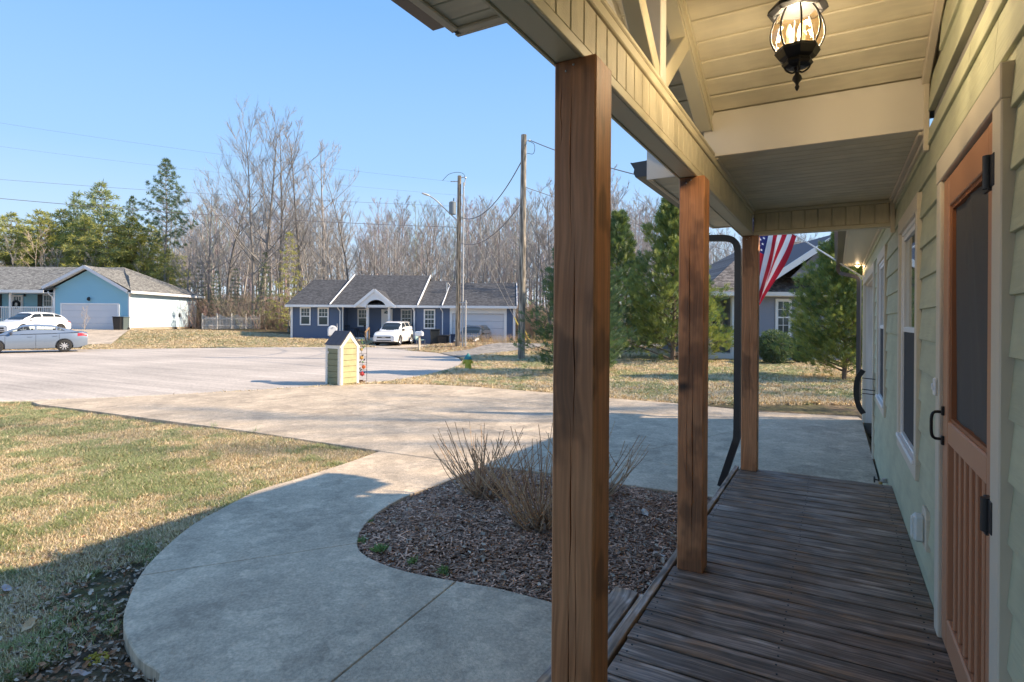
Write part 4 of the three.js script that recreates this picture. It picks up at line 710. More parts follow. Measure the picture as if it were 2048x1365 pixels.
  for (const s of [-1, 1]) {
    for (const dx of o.doorLines) mesh('door_gap', tube([.05, .2, .4, .6, .8, .93].map((t) => { const p = side(dx + (t < .3 ? (o.doorCurve || 0) * (.3 - t) : 0), t); return V(p[0], p[1], s * (p[2] + .0005)); }), .006, 4), M.black, root);
    for (const hx of o.handles) { const p = side(hx, .80); mesh('door_handle', cbox(.20, .03, .03, .01, p[0], p[1], s * (p[2] + .012)), o.handleMat || o.paint, root); }
    const mp = side(o.mirror, .97); mesh('mirror', [cbox(.12, .13, .20, .035, mp[0], mp[1] + .09, s * (mp[2] + .10)), cbox(.06, .05, .1, .01, mp[0], mp[1] + .02, s * mp[2])], o.mirrorMat || o.paint, root);
    mesh('headlight', skin(6, 5, (i, j) => { const x = x1 - .02 - o.hl[0] * i, p = side(x, o.hl[1] + (o.hl[2] - o.hl[1]) * j * (1 - .25 * i)); return [p[0] + .008, p[1], s * (p[2] + .006)]; }), M.headlight, root);
    mesh('headlight', skin(6, 4, (i, j) => { const h = o.hl[1] + (o.hl[2] - o.hl[1]) * j, p = side(x1, h); return [x1 + .012 - .02 * Math.abs(i) ** 2, p[1], s * p[2] * (1 - .32 * i)]; }), M.headlight, root);
    mesh('tail_light', skin(6, 5, (i, j) => { const x = x0 + .02 + o.tl[0] * i, p = side(x, o.tl[1] + (o.tl[2] - o.tl[1]) * j); return [p[0] - .008, p[1], s * (p[2] + .006)]; }), M.tail, root);
  }
  const fr = (z0, z1, t0, t1, m, n, out = .02) => mesh(n, skin(8, 3, (i, j) => { const z = z0 + (z1 - z0) * i, p = side(x1, t0 + (t1 - t0) * j); return [x1 + out - .04 * (z / hw) ** 2, p[1], z]; }), m, root);
  fr(-hw * .55, hw * .55, o.grille[0], o.grille[1], M.black, 'grille'); fr(-hw * .6, hw * .6, .10, .24, M.black, 'intake'); fr(-hw * .15, hw * .15, (o.grille[0] * .6 + o.grille[1] * .4), (o.grille[0] * .3 + o.grille[1] * .7), M.chrome, 'emblem', .03);
  fr(-hw * .53, hw * .53, o.grille[0] + .03, o.grille[0] + .055, M.chrome, 'grille_bar', .026); fr(-hw * .53, hw * .53, o.grille[1] - .05, o.grille[1] - .025, M.chrome, 'grille_bar', .026);
  for (const s of [-1, 1]) fr(s * hw * .62, s * hw * .80, .18, .30, M.black, 'fog_lamp_recess', .02);
  if (o.rails) for (const s of [-1, 1]) mesh('roof_rail', tube([o.rails[0], (o.rails[0] + o.rails[1]) / 2, o.rails[1]].map((x) => { const p = arch(x, s > 0 ? .32 : .68, .05); return V(...p); }), .018, 6), o.railMat || M.black, root);
  if (o.seats) for (const [sx, sz] of [[.12, .37], [.12, -.37], [-.78, .37], [-.78, -.37]]) mesh('seat', [cbox(.16, .6, .46, .06, sx - .12, .75, sz), cbox(.48, .16, .48, .06, sx + .14, .5, sz), cbox(.1, .18, .26, .04, sx - .15, 1.13, sz)], o.seats, root);
  if (o.wheelArch) for (const wx of [o.fw, o.rw]) for (const s of [-1, 1]) mesh('arch_trim', new THREE.TorusGeometry(o.wr + .06, .02, 6, 20, Math.PI).translate(wx, o.wr + .01, s * (wide(wx) - .004)), M.black, root);
  return root;
}
M.carGlass = mat({ color: lin(.02, .026, .028), roughness: .05 });
M.carGlassClear = phys({ color: lin(.82, .88, .88), transmission: 1, thickness: 0, roughness: .02, ior: 1.5 });
M.tyre = mat({ color: lin(.022, .022, .023), roughness: .85 });
M.alloy = mat({ color: lin(.62, .62, .63), metalness: .7, roughness: .35 });
M.headlight = phys({ color: lin(.70, .72, .74), roughness: .12, clearcoat: 1 });
M.tail = phys({ color: lin(.42, .02, .03), roughness: .2, clearcoat: 1 });
const paintOf = (c, metal = 0) => phys({ color: lin(...c), metalness: metal, roughness: .38, clearcoat: 1, clearcoatRoughness: .06 });
const sideWins = (list) => list.flatMap(([a, b, lo, hi]) => [[lo, hi], [1 - hi, 1 - lo]].map(([s0, s1]) => ({ name: 'side_window', s0, s1, a, b })));
const facing = (dx, dz) => Math.atan2(-dz, dx);                                               // turn that points local +x along (dx, dz)
{ // silver sedan on the street
  const rear = gp(128, 703), fr = C(-Math.cos(.70), -Math.sin(.70));                            // heading left and nearer
  const turn = facing(fr.x, fr.z), p = rear.clone().addScaledVector(fr, 1.36); 
  car({ name: 'sedan', label: 'silver blue sedan driving along the cul-de-sac street', pos: V(p.x, planeY(p.x, p.z), p.z), turn, L: 4.63, W: 1.78, wr: .325, fw: 1.37, rw: -1.33, spokes: 9,
    belt: [[-2.31, .98], [-2.1, 1.055], [-1.5, 1.03], [-.6, .985], [.6, .95], [1.0, .93], [1.6, .86], [2.1, .75], [2.31, .62]], low: [[-2.31, .34], [-1.9, .20], [1.8, .19], [2.31, .24]],
    roof: [[-1.95, 1.05], [-1.4, 1.24], [-.8, 1.41], [-.2, 1.45], [.25, 1.43], [.75, 1.22], [1.25, .93]], gx: [-1.95, 1.25], tumble: .80,
    windows: [...sideWins([[[[0, -.15], [.5, -.15]], [[.30, .42], [.5, .98]], .04, .20], [[[.3, -1.0], [.5, -.98]], [[.3, -.22], [.5, -.22]], .04, .20], [[[.3, -1.12], [.5, -1.42]], [[.3, -1.05], [.5, -1.03]], .04, .18]]), { name: 'windscreen', s0: .24, s1: .76, a: [[0, .42], [.26, .45]], b: [[0, 1.16], [.26, 1.1]] }, { name: 'rear_window', s0: .24, s1: .76, a: [[0, -1.86], [.26, -1.8]], b: [[0, -1.0], [.26, -1.05]] }],
    paint: paintOf([.20, .245, .31], .4), doorLines: [1.0, -.18, -1.12], handles: [.05, -.95], mirror: .78, hl: [.45, .62, .86], tl: [.42, .74, .92], grille: [.22, .5], glass: M.carGlassClear, seats: mat({ color: lin(.10, .055, .04), roughness: .8 }), mirrorMat: paintOf([.05, .06, .09]) });
}
{ // white crossover in the light blue house's drive
  const r = C(-34.9, 41.4), h = C(-.13, -.99), p = gy(r);
  car({ name: 'crossover', label: 'white crossover parked on the light blue house driveway', pos: V(p.x, p.y + .045, p.z), turn: facing(h.x, h.z), L: 4.85, W: 1.9, wr: .37, fw: 1.42, rw: -1.40,
    belt: [[-2.42, 1.0], [-2.0, 1.16], [-1.2, 1.12], [0, 1.06], [1.0, 1.04], [1.7, .98], [2.2, .86], [2.42, .7]], low: [[-2.42, .42], [-2.0, .26], [1.9, .24], [2.42, .3]],
    roof: [[-2.15, 1.18], [-1.75, 1.5], [-1.1, 1.65], [-.2, 1.70], [.35, 1.66], [.85, 1.38], [1.4, 1.04]], gx: [-2.15, 1.4],
    windows: [...sideWins([[[[0, -.05], [.5, -.05]], [[.3, .5], [.5, 1.0]], .04, .20], [[[.3, -1.05], [.5, -1.0]], [[.3, -.14], [.5, -.14]], .04, .20], [[[.3, -1.5], [.5, -1.75]], [[.3, -1.12], [.5, -1.08]], .05, .18]]), { name: 'windscreen', s0: .24, s1: .76, a: [[0, .5], [.26, .52]], b: [[0, 1.3], [.26, 1.24]] }, { name: 'rear_window', s0: .26, s1: .74, a: [[0, -2.06], [.26, -2.0]], b: [[0, -1.6], [.26, -1.62]] }],
    paint: paintOf([.80, .79, .77]), doorLines: [1.05, -.1, -1.1], handles: [.12, -.9], mirror: .82, hl: [.55, .70, .86], tl: [.3, .80, .95], grille: [.38, .72], wheelArch: true });
}
{ // white suv
  const f = gp(775, 694.5), h = C(-.13, -.99), p = gy(gp(789, 690.0));
  car({ name: 'suv', label: 'white boxy SUV parked in front of the dark blue house', pos: V(p.x, planeY(p.x, p.z) + .006, p.z), turn: facing(h.x, h.z), L: 4.55, W: 1.82, wr: .36, fw: 1.34, rw: -1.30,
    belt: [[-2.27, 1.08], [-2.1, 1.14], [-1.0, 1.12], [.3, 1.07], [1.0, 1.05], [1.6, 1.0], [2.0, .92], [2.27, .74]], low: [[-2.27, .4], [-1.9, .27], [1.8, .26], [2.27, .32]],
    roof: [[-2.2, 1.16], [-2.0, 1.60], [-1.5, 1.70], [-.3, 1.73], [.3, 1.69], [.75, 1.4], [1.15, 1.06]], gx: [-2.2, 1.15], tumble: .84,
    windows: [...sideWins([[[[0, -.1], [.5, -.1]], [[.3, .45], [.5, .85]], .04, .22], [[[.3, -1.05], [.5, -1.05]], [[.3, -.2], [.5, -.2]], .04, .22], [[[.3, -1.85], [.5, -1.9]], [[.3, -1.15], [.5, -1.15]], .05, .21]]), { name: 'windscreen', s0: .24, s1: .76, a: [[0, .42], [.26, .45]], b: [[0, 1.08], [.26, 1.03]] }, { name: 'rear_window', s0: .26, s1: .74, a: [[0, -2.18], [.26, -2.16]], b: [[0, -2.02], [.26, -2.02]] }],
    paint: paintOf([.80, .79, .77]), doorLines: [.95, -.15, -1.1], handles: [.05, -.9], mirror: .72, hl: [.4, .62, .86], tl: [.25, .6, .95], grille: [.52, .80], rails: [-1.7, .2], railMat: M.alloy, mirrorMat: M.black });
}
{ // grey wagon by the blue garage
  const h = C(-.20, -.98), p = gy(C(-2.75, 41.2));
  car({ name: 'station_wagon', label: 'dusty dark grey station wagon in front of the white garage door', pos: V(p.x, p.y - .16, p.z), turn: facing(h.x, h.z), L: 4.8, W: 1.82, wr: .35, fw: 1.4, rw: -1.34,
    belt: [[-2.4, 1.02], [-2.2, 1.08], [-1.0, 1.05], [.3, 1.02], [1.0, 1.0], [1.7, .95], [2.15, .86], [2.4, .7]], low: [[-2.4, .4], [-2, .27], [1.9, .26], [2.4, .32]],
    roof: [[-2.3, 1.1], [-2.05, 1.48], [-1.5, 1.58], [-.3, 1.63], [.25, 1.59], [.7, 1.34], [1.2, 1.01]], gx: [-2.3, 1.2], tumble: .82,
    windows: [...sideWins([[[[0, -.1], [.5, -.1]], [[.3, .45], [.5, .88]], .04, .21], [[[.3, -1.05], [.5, -1.05]], [[.3, -.2], [.5, -.2]], .04, .21], [[[.3, -1.85], [.5, -1.95]], [[.3, -1.15], [.5, -1.15]], .05, .2]]), { name: 'windscreen', s0: .24, s1: .76, a: [[0, .4], [.26, .43]], b: [[0, 1.12], [.26, 1.06]] }],
    paint: paintOf([.055, .052, .05], .3), doorLines: [1.0, -.15, -1.1], handles: [.05, -.9], mirror: .76, hl: [.5, .6, .84], tl: [.25, .6, .95], grille: [.5, .78], rails: [-1.8, .1] });
}
// ---------------------------------------------------------------- neighbouring houses
// camera-aligned local frame: group at C(lat, z) turned by TH, so local +x is to the camera's right and +z comes towards the camera
const frame = (name, label, lat, z, y, turn = 0, cat = 'house') => { const p = C(lat, z); return thing(name, label, cat, null, V(p.x, y, p.z), TH + turn); };
function lap(poly2, ex = .15) {                                                              // lap siding on a wall polygon in local x,y (z = 0, facing +z), as overlapping courses
  const ys = poly2.map((p) => p[1]), y0 = Math.min(...ys), y1 = Math.max(...ys), out = [];
  const clip = (P, y, up) => { const o = []; for (let i = 0; i < P.length; i++) { const a = P[i], b = P[(i + 1) % P.length], da = up ? a[1] - y : y - a[1], db = up ? b[1] - y : y - b[1]; if (da >= 0) o.push(a); if ((da >= 0) !== (db >= 0)) { const t = da / (da - db); o.push([a[0] + (b[0] - a[0]) * t, a[1] + (b[1] - a[1]) * t]); } } return o; };
  for (let y = y0; y < y1 - .01; y += ex) {
    const P = clip(clip(poly2, y, true), Math.min(y + ex, y1), false); if (P.length < 3) continue;
    const zf = (v) => .022 * (1 - (v - y) / ex); out.push(P.map(([x, v]) => V(x, v, zf(v))));
    const b = P.filter((p) => Math.abs(p[1] - y) < 1e-4).map((p) => p[0]); if (b.length > 1) out.push([V(Math.min(...b), y, 0), V(Math.max(...b), y, 0), V(Math.max(...b), y, .022), V(Math.min(...b), y, .022)]);
  }
  return quads(out);
}
function win(parent, x0, x1, y0, y1, z, opt = {}) {
  const w = new THREE.Group(); w.name = 'window'; parent.add(w); const t = opt.t || .1, m = opt.m || M.whiteFar, fr = (a, b, c, d, f, q) => [span(a, b, c, c + f, z, z + q), span(a, b, d - f, d, z, z + q), span(a, a + f, c + f, d - f, z, z + q), span(b - f, b, c + f, d - f, z, z + q)];
  mesh('trim', fr(x0, x1, y0, y1, t, .05), m, w); const a = x0 + t, b = x1 - t, c = y0 + t, d = y1 - t, h = (c + d) / 2;
  mesh('pane', span(a, b, h, d, z + .004, z + .014), M.farGlass, w); mesh('pane', span(a, b, c, h, z + .002, z + .010), M.farGlass, w);
  mesh('meeting_rail', span(a, b, h - .035, h + .03, z + .012, z + .035), m, w);
  const mu = []; if (opt.grid !== 0) { const n = opt.grid || 3; for (let i = 1; i < n; i++) { const x = a + (b - a) * i / n; mu.push(span(x - .012, x + .012, h, d, z + .012, z + .024)); if (opt.both) mu.push(span(x - .012, x + .012, c, h, z + .01, z + .022)); } mu.push(span(a, b, (h + d) / 2 - .012, (h + d) / 2 + .012, z + .012, z + .023)); if (opt.both) mu.push(span(a, b, (h + c) / 2 - .012, (h + c) / 2 + .012, z + .012, z + .023)); mesh('muntin', mu, m, w); }
  if (opt.blind) mesh('blind', [span(a + .01, b - .01, c + .3, d - .01, z - .03, z - .02)], mat({ color: lin(.55, .6, .58), roughness: .8 }), w);
  return w;
}
function roofUV(g) { g = g.index ? g.toNonIndexed() : g; const p = g.attributes.position, n = g.attributes.normal, uv = new Float32Array(p.count * 2); for (let i = 0; i < p.count; i++) { const ax = Math.abs(n.getX(i)), az = Math.abs(n.getZ(i)); uv[2 * i] = ax > az ? p.getZ(i) : p.getX(i); uv[2 * i + 1] = p.getY(i) * 2.4; } g.setAttribute('uv', new THREE.BufferAttribute(uv, 2)); return g; }
// a gable roof whose ridge runs along x, with thickness; eave at z = ze0 (front) and ze1 (back)
function gableX(x0, x1, zf, zr, zb, ye, yr, t = .16) { return roofUV(quads([[V(x0, ye, zf), V(x1, ye, zf), V(x1, yr, zr), V(x0, yr, zr)], [V(x1, ye, zb), V(x0, ye, zb), V(x0, yr, zr), V(x1, yr, zr)], [V(x0, ye - t, zf), V(x0, yr - t, zr), V(x1, yr - t, zr), V(x1, ye - t, zf)], [V(x0, ye - t, zb), V(x1, ye - t, zb), V(x1, yr - t, zr), V(x0, yr - t, zr)], ...[[x0], [x1]].flatMap(([x]) => [[V(x, ye, zf), V(x, yr, zr), V(x, yr - t, zr), V(x, ye - t, zf)], [V(x, ye, zb), V(x, yr, zr), V(x, yr - t, zr), V(x, ye - t, zb)]]), [V(x0, ye, zf), V(x0, ye - t, zf), V(x1, ye - t, zf), V(x1, ye, zf)], [V(x0, ye, zb), V(x0, ye - t, zb), V(x1, ye - t, zb), V(x1, ye, zb)]])); }
{ // dark blue house
  const z0 = 44, k = z0 / F, X = (px) => (px - 1024) * k, Y = (py, px = 800) => EYE.y - (py - (CY + .0066 * (px - 1024))) * k;
  const b = frame('neighbour_house', 'dark blue ranch house with black shingle roof and white arched porch gable', 0, z0, 0, 0);
  const blue = mat({ color: lin(.095, .135, .22), roughness: .65 }), wh = M.whiteFar, base = .28, fy = Y(674);
  const ye = Y(611.5);
  mesh('wall', [lap([[X(582), -.3], [X(683), -.3], [X(683), ye], [X(582), ye]], .17)], blue, b);
  mesh('wall', [lap([[X(683), .1], [X(829), .1], [X(829), ye], [X(683), ye]], .17).translate(0, 0, -1.5), box(.05, ye, 1.5, X(683), ye / 2, -.75), box(.05, ye, 1.5, X(829), ye / 2, -.75)], blue, b);
  mesh('wall', [lap([[X(829), -.3], [X(886), -.3], [X(886), ye], [X(829), ye]], .17)], blue, b);
  mesh('wall', lap([[X(886), -.3], [X(901), -.3], [X(901), ye], [X(886), ye]], .17).translate(0, 0, .15), blue, b); mesh('wall', [lap([[X(1013), -.3], [X(1030), -.3], [X(1030), ye], [X(1013), ye]], .17).translate(0, 0, .15), lap([[0, -.3], [12, -.3], [12, ye], [6, 4.75], [0, ye]], .17).rotateY(Math.PI / 2).translate(X(1030), 0, .15), lap([[0, -.3], [12, -.3], [12, ye], [6, 4.8], [0, ye]], .17).rotateY(-Math.PI / 2).translate(X(582), 0, -12)], blue, b);
  mesh('corner_board', [span(X(582) - .02, X(585.5), -.3, ye, .02, .06), span(X(1026), X(1030) + .03, -.3, ye, .16, .2)], wh, b);
  for (const px of [683, 734.5, 777.5, 829]) mesh('porch_column', [cbox(.2, ye - .25, .2, .02, X(px), .25 + (ye - .25) / 2, -.1), cbox(.27, .12, .27, .02, X(px), .33, -.1), cbox(.27, .12, .27, .02, X(px), ye - .08, -.1)], wh, b);
  mesh('porch_floor', [span(X(683), X(735), .0, .30, -1.5, .0), span(X(735), X(829), .0, .28, -1.5, -.02)], mat({ color: lin(.62, .6, .56), roughness: .8 }), b);
  win(b, X(600), X(621.5), Y(652), Y(616), .02); win(b, X(635.5), X(657.5), Y(653), Y(616.5), .02);
  win(b, X(704.5), X(727), Y(655), Y(618), -1.49); win(b, X(794), X(817), Y(656), Y(618), -1.49, { both: 1 }); win(b, X(847.5), X(870.5), Y(658), Y(618.5), .02, { both: 1 });
  const d = new THREE.Group(); d.name = 'front_door'; b.add(d);
  mesh('leaf', span(X(757), X(774.5), .3, Y(621), -1.48, -1.42), wh, d); mesh('casing', [span(X(754), X(757), .3, Y(619), -1.48, -1.40), span(X(774.5), X(777), .3, Y(619), -1.48, -1.40), span(X(754), X(777), Y(621), Y(618.6), -1.48, -1.395)], wh, d);
  for (const a of [-1, 0, 1]) mesh('fan_light', new THREE.CircleGeometry(.26, 10, Math.PI * (.05 + (a + 1) * .31), Math.PI * .28).translate(X(766), Y(628), -1.412), M.farGlass, d);
  mesh('panel', [span(X(759), X(765), .9, 1.5, -1.42, -1.41), span(X(767), X(773), .9, 1.5, -1.42, -1.41)], wh, d);
  const gd = new THREE.Group(); gd.name = 'garage_door'; b.add(gd);
  for (let i = 0; i < 4; i++) mesh('panel', cbox(X(1008) - X(905), .55, .05, .012, (X(905) + X(1008)) / 2, .275 + i * .56 - .05, .06), mat({ color: lin(.66, .67, .70), roughness: .5 }), gd);
  mesh('casing', [span(X(900), X(905), -.3, 2.28, .1, .2), span(X(1008), X(1013.5), -.3, 2.28, .1, .2), span(X(900), X(1013.5), 2.2, 2.42, .1, .205)], wh, gd);
  mesh('wall_fill', span(X(900), X(1013.5), 2.42, ye, .08, .17), wh, b);
  mesh('back_wall', [span(X(582), X(1030), -.3, ye, -12.1, -12)], blue, b);
  const zr = -6, zb = -12.5;
  const mk = (x0, x1, ye0, yr, zf, zrr) => { const r = mesh('roof', gableX(x0, x1, zf, zrr, zrr * 2 - zf, ye0, yr), M.shingleDark, b); return r; };
  mk(X(574), X(720), ye + .02, 5.16, .45, -5.8); mk(X(664), X(836.5), ye + .03, 5.62, .5, -6.4); mk(X(830), X(890), ye + .01, 5.12, .42, -5.8); mk(X(885), X(1033), ye + .0, 4.92, .6, -5.6);
  const rake = (x, zf, zrr, y0, yr) => mesh('rake_board', bar(V(x, y0 - .02, zf), V(x, yr - .02, zrr), .05, .2), wh, b);
  rake(X(837), .5, -6.4, ye + .03, 5.62); rake(X(886), .6, -5.6, ye, 4.92); rake(X(1034), .6, -5.6, ye, 4.92); rake(X(663.5), .5, -6.4, ye + .03, 5.62);
  mesh('fascia', [span(X(574), X(664), ye - .17, ye + .01, .46, .5), span(X(664), X(836.5), ye - .17, ye + .02, .51, .55), span(X(836.5), X(885), ye - .17, ye, .43, .47), span(X(885), X(1033), ye - .19, ye, .61, .65)], wh, b);
  mesh('soffit', [span(X(576), X(885), ye - .17, ye - .15, -1.5, .45), span(X(885), X(1031), ye - .19, ye - .17, 0, .6)], wh, b);
  for (const px of [681, 829.5, 885.5]) mesh('downspout', [rod(V(X(px), .2, .16), V(X(px), ye - .45, .16), .045), rod(V(X(px), ye - .45, .16), V(X(px) - .12, ye - .2, .45), .045)], wh, b);
  // arched porch gable
  { const s = new THREE.Shape([[X(716), ye - .1], [X(735), ye - .14], [X(735), Y(617)]].map(([x, y]) => new THREE.Vector2(x, y)));
    const cx = X(756), rw = X(776) - X(756), ap = Y(583);
    s.absellipse(cx, Y(618), rw, Y(601) - Y(618), Math.PI, 0, true); s.lineTo(X(776), ye - .14); s.lineTo(X(792), ye - .1); s.lineTo(X(753), ap);
    mesh('porch_gable', new THREE.ExtrudeGeometry(s, { depth: .2, bevelEnabled: false, curveSegments: 20 }).translate(0, 0, .55), wh, b);
    mesh('porch_gable_roof', [quads([[V(X(713), ye - .08, .85), V(X(753), ap + .1, .85), V(X(757), ap + .1, -3.2), V(X(722), ye + .1, .3)], [V(X(794), ye - .08, .85), V(X(753), ap + .1, .85), V(X(757), ap + .1, -3.2), V(X(790), ye + .1, .3)]])].map(roofUV), M.shingleDark, b);
    mesh('porch_gable_rake', [bar(V(X(713), ye - .14, .82), V(X(753), ap + .05, .82), .08, .2), bar(V(X(794), ye - .14, .82), V(X(753), ap + .05, .82), .08, .2)], wh, b);
    mesh('porch_light', [rod(V(X(761), Y(602), .4), V(X(761), Y(606), .4), .015), lathe([[0, -.12], [.06, -.1], [.09, 0], [.06, .1], [0, .14]], 8).translate(X(761), Y(609), .4)], M.black, b); }
  mesh('roof_vent', [rod(V(X(885.5), 4.0, -2.6), V(X(885.5), 4.75, -2.6), .05), rod(V(X(883), 4.6, -2.6), V(X(892), 4.5, -2.6), .015), rod(V(X(888), 4.75, -2.6), V(X(892), 4.45, -2.6), .015)], M.galv, b);
  mesh('stair_rail', [cbox(.1, 1.0, .1, .01, X(741), .6, .5), cbox(.1, .8, .1, .01, X(739), .35, 1.2), bar(V(X(741), 1.08, .45), V(X(739), .72, 1.3), .08, .1)], mat({ color: lin(.30, .18, .09), roughness: .8 }), b);
  // things standing about
  const w = (x, z, y) => b.localToWorld(V(x, y, z)); b.updateMatrixWorld(true);
  const tb = thing('patio_table', 'dark metal patio table with chairs on the blue house porch', 'table', null, w(X(708), -.75, .3), TH);
  mesh('table_top', at(new THREE.CylinderGeometry(.5, .5, .03, 20), 0, .72, 0), M.black, tb); mesh('leg', [0, 1, 2, 3].map((i) => rod(V(Math.cos(i * 1.57) * .35, 0, Math.sin(i * 1.57) * .35), V(Math.cos(i * 1.57) * .1, .72, Math.sin(i * 1.57) * .1), .02)), M.black, tb);
  [[690, -.6, 'patio_chair', 'dark metal patio chair on the blue house porch next to a column'], [723, -.7, 'patio_chair', 'dark metal patio chair on the blue house porch under the window']].forEach(([px, z, n, l], i) => { const c = thing(n, l, 'chair', null, w(X(px), z, .3), TH + (i ? -.5 : .5)); mesh('seat', cbox(.5, .04, .48, .015, 0, .42, 0), M.black, c); mesh('backrest', [cbox(.5, .08, .03, .01, 0, .88, -.24), ...[-.2, -.1, 0, .1, .2].map((x) => cbox(.03, .45, .02, .005, x, .65, -.24))], M.black, c); for (const [x, zz] of [[-.22, -.2], [.22, -.2], [-.22, .2], [.22, .2]]) mesh('leg', rod(V(x, 0, zz), V(x, .42, zz), .018), M.black, c); });
  bin(C(-5.75, 42.6), TH + .2, [.022, .028, .03], 'dark trash bin with a lid in front of the blue house', .7, 1.15);
  bin(C(-5.05, 42.2), TH - .1, [.02, .02, .022], 'low black storage bin beside the dark trash bin', .75, .72);
  bin(C(-4.25, 41.9), TH, [.03, .05, .10], 'navy blue bin partly behind the streetlight pole', .5, .8);
  const ch = thing('lawn_chair', 'pale green lawn chair against the blue house bins', 'chair', null, gy(C(-6.75, 42.3)), TH + .9);
  mesh('seat', cbox(.5, .04, .5, .01, 0, .36, 0), mat({ color: lin(.28, .42, .40), roughness: .6 }), ch); mesh('backrest', cbox(.5, .6, .04, .01, 0, .68, -.26).rotateX(-.12), mat({ color: lin(.30, .45, .43), roughness: .6 }), ch); for (const [x, z] of [[-.22, -.2], [.22, -.2], [-.22, .2], [.22, .2]]) mesh('leg', rod(V(x, 0, z), V(x, .36, z), .02), M.galv, ch);
}
{ // light blue house
  const z0 = 48, k = z0 / F, X = (px) => (px - 1024) * k, Y = (py, px = 180) => EYE.y - (py - (CY + .0066 * (px - 1024))) * k;
  const g0 = .72, h = frame('neighbour_house', 'light blue house with grey hip roof and pale garage door up the slope', 0, z0, 0, 0);
  const lb = mat({ color: lin(.26, .50, .62), roughness: .65 }), wh = M.whiteFar, brick = mat({ color: lin(.62, .52, .40), roughness: .9, map: rep(tConcrete, 1) });
  const xL = X(107), xR = X(259), ye = Y(583), ap = Y(539.5), apx = X(177);
  mesh('wall', lap([[xL, g0 - .4], [xR, g0 - .4], [xR, ye], [apx, ap], [xL, ye + .25]], .16), lb, h);
  mesh('wall', lap([[-10, g0 + .15], [0, g0 + .15], [0, ye], [-10, ye]], .16).rotateY(Math.PI / 2).translate(xR, 0, -10), mat({ color: lin(.55, .68, .76), roughness: .6 }), h).rotation.set(0, 0, 0);  // same siding as the front; full sunlight is painted in as a paler colour
  { const q = h.children[h.children.length - 1]; q.geometry = lap([[0, g0 + .15], [10, g0 + .15], [10, ye], [0, ye]], .16).rotateY(Math.PI / 2).translate(xR, 0, 0); }
  mesh('foundation', [span(xR - .2, xR - .02, g0 - .6, g0 + .15, -10, -.02)], brick, h); for (const z of [-6.6, -9.2]) mesh('foundation_vent', span(xR - .03, xR + .01, g0 - .08, g0 + .1, z - .2, z + .2), M.black, h);
  mesh('corner_board', [span(xR - .12, xR + .03, g0 - .4, ye, .0, .05), span(xR, xR + .035, g0 + .1, ye, -.12, 0.02), span(xR, xR + .035, g0 - .2, ye, -10.1, -9.95), span(xL - .02, xL + .12, g0, ye + .2, .025, .05)], wh, h);
  const gd = new THREE.Group(); gd.name = 'garage_door'; h.add(gd); const gy0 = g0 - .05;
  for (let i = 0; i < 4; i++) mesh('panel', cbox(X(235) - X(124), .53, .04, .012, (X(124) + X(235)) / 2, gy0 + .265 + i * .535, .03), mat({ color: lin(.60, .62, .66), roughness: .5 }), gd);
  mesh('casing', [span(X(121), X(124), g0 - .3, gy0 + 2.16, .02, .07), span(X(235), X(239), g0 - .3, gy0 + 2.16, .02, .07), span(X(121), X(239), gy0 + 2.14, gy0 + 2.25, .02, .075)], wh, gd);
  mesh('wall_lamp', [cbox(.12, .34, .1, .03, X(179), Y(598.5), .1), lathe([[0, -.14], [.09, -.1], [.11, .05], [.04, .14], [0, .15]], 10).translate(X(179), Y(598.5), .2)], M.black, h);
  // porch wing to the left, recessed
  const px0 = X(-160);
  mesh('wall', lap([[px0, g0 - .2], [xL, g0 - .2], [xL, ye + .1], [px0, ye + .1]], .16).translate(0, 0, -2.2), lb, h);
  mesh('porch_wall_return', span(xL, xL + .05, g0, ye + .1, -2.2, 0), lb, h);
  const ds = (48 + 2.2) / 48, Xd = (p) => (p - 1024) * (z0 + 2.2) / F;
  const dd = new THREE.Group(); dd.name = 'front_door'; h.add(dd); mesh('leaf', span(Xd(27.5), Xd(44), g0 + .2, Y(592) + .1, -2.18, -2.1), wh, dd); mesh('casing', [span(Xd(25), Xd(27.5), g0 + .2, Y(589), -2.18, -2.08), span(Xd(44), Xd(46.5), g0 + .2, Y(589), -2.18, -2.08)], wh, dd); for (const i of [0, 1, 2]) mesh('pane', span(Xd(29 + i * 5), Xd(32.5 + i * 5), Y(601), Y(593), -2.1, -2.09), M.farGlass, dd);
  tag(mesh('wreath', new THREE.TorusGeometry(.27, .1, 8, 18).applyMatrix4(new THREE.Matrix4().makeRotationY(TH)).translate(...(() => { h.updateMatrixWorld(true); return h.localToWorld(V(Xd(34.5), Y(609), -2.02)).toArray(); })()), mat({ color: lin(.02, .025, .03), roughness: .9 })), 'dark round wreath hung on the white front door', 'wreath');
  win(h, Xd(86), Xd(104.5), g0 + .9, Y(588), -2.18, { t: .08 }); for (const [a, b] of [[75.5, 84], [-6, 3]]) mesh('shutter', span(Xd(a), Xd(b), g0 + .9, Y(588), -2.18, -2.12), M.black, h); mesh('porch_lamp', lathe([[0, -.12], [.07, -.1], [.09, .05], [0, .14]], 8).translate(Xd(52), Y(590), -2.0), M.black, h);
  mesh('porch_floor', span(px0, xL, g0 - .4, g0 + .2, -2.2, .2), wh, h);
  for (const p of [22, -70]) mesh('porch_post', cbox(.16, ye - g0 - .1, .16, .015, X(p), (ye + g0) / 2 + .1, .1), wh, h);
  const rl = new THREE.Group(); rl.name = 'railing'; h.add(rl); mesh('rail', [span(px0, xL, Y(616.5), Y(614.5), .06, .14), span(px0, xL, g0 + .3, g0 + .37, .06, .14)], wh, rl); for (let x = px0; x < xL; x += .16) mesh('baluster', span(x, x + .045, g0 + .37, Y(616.5), .08, .12), wh, rl);
  // roofs: hip main body plus garage gable
  const yr = Y(531) + .32, m = M.shingleGrey;
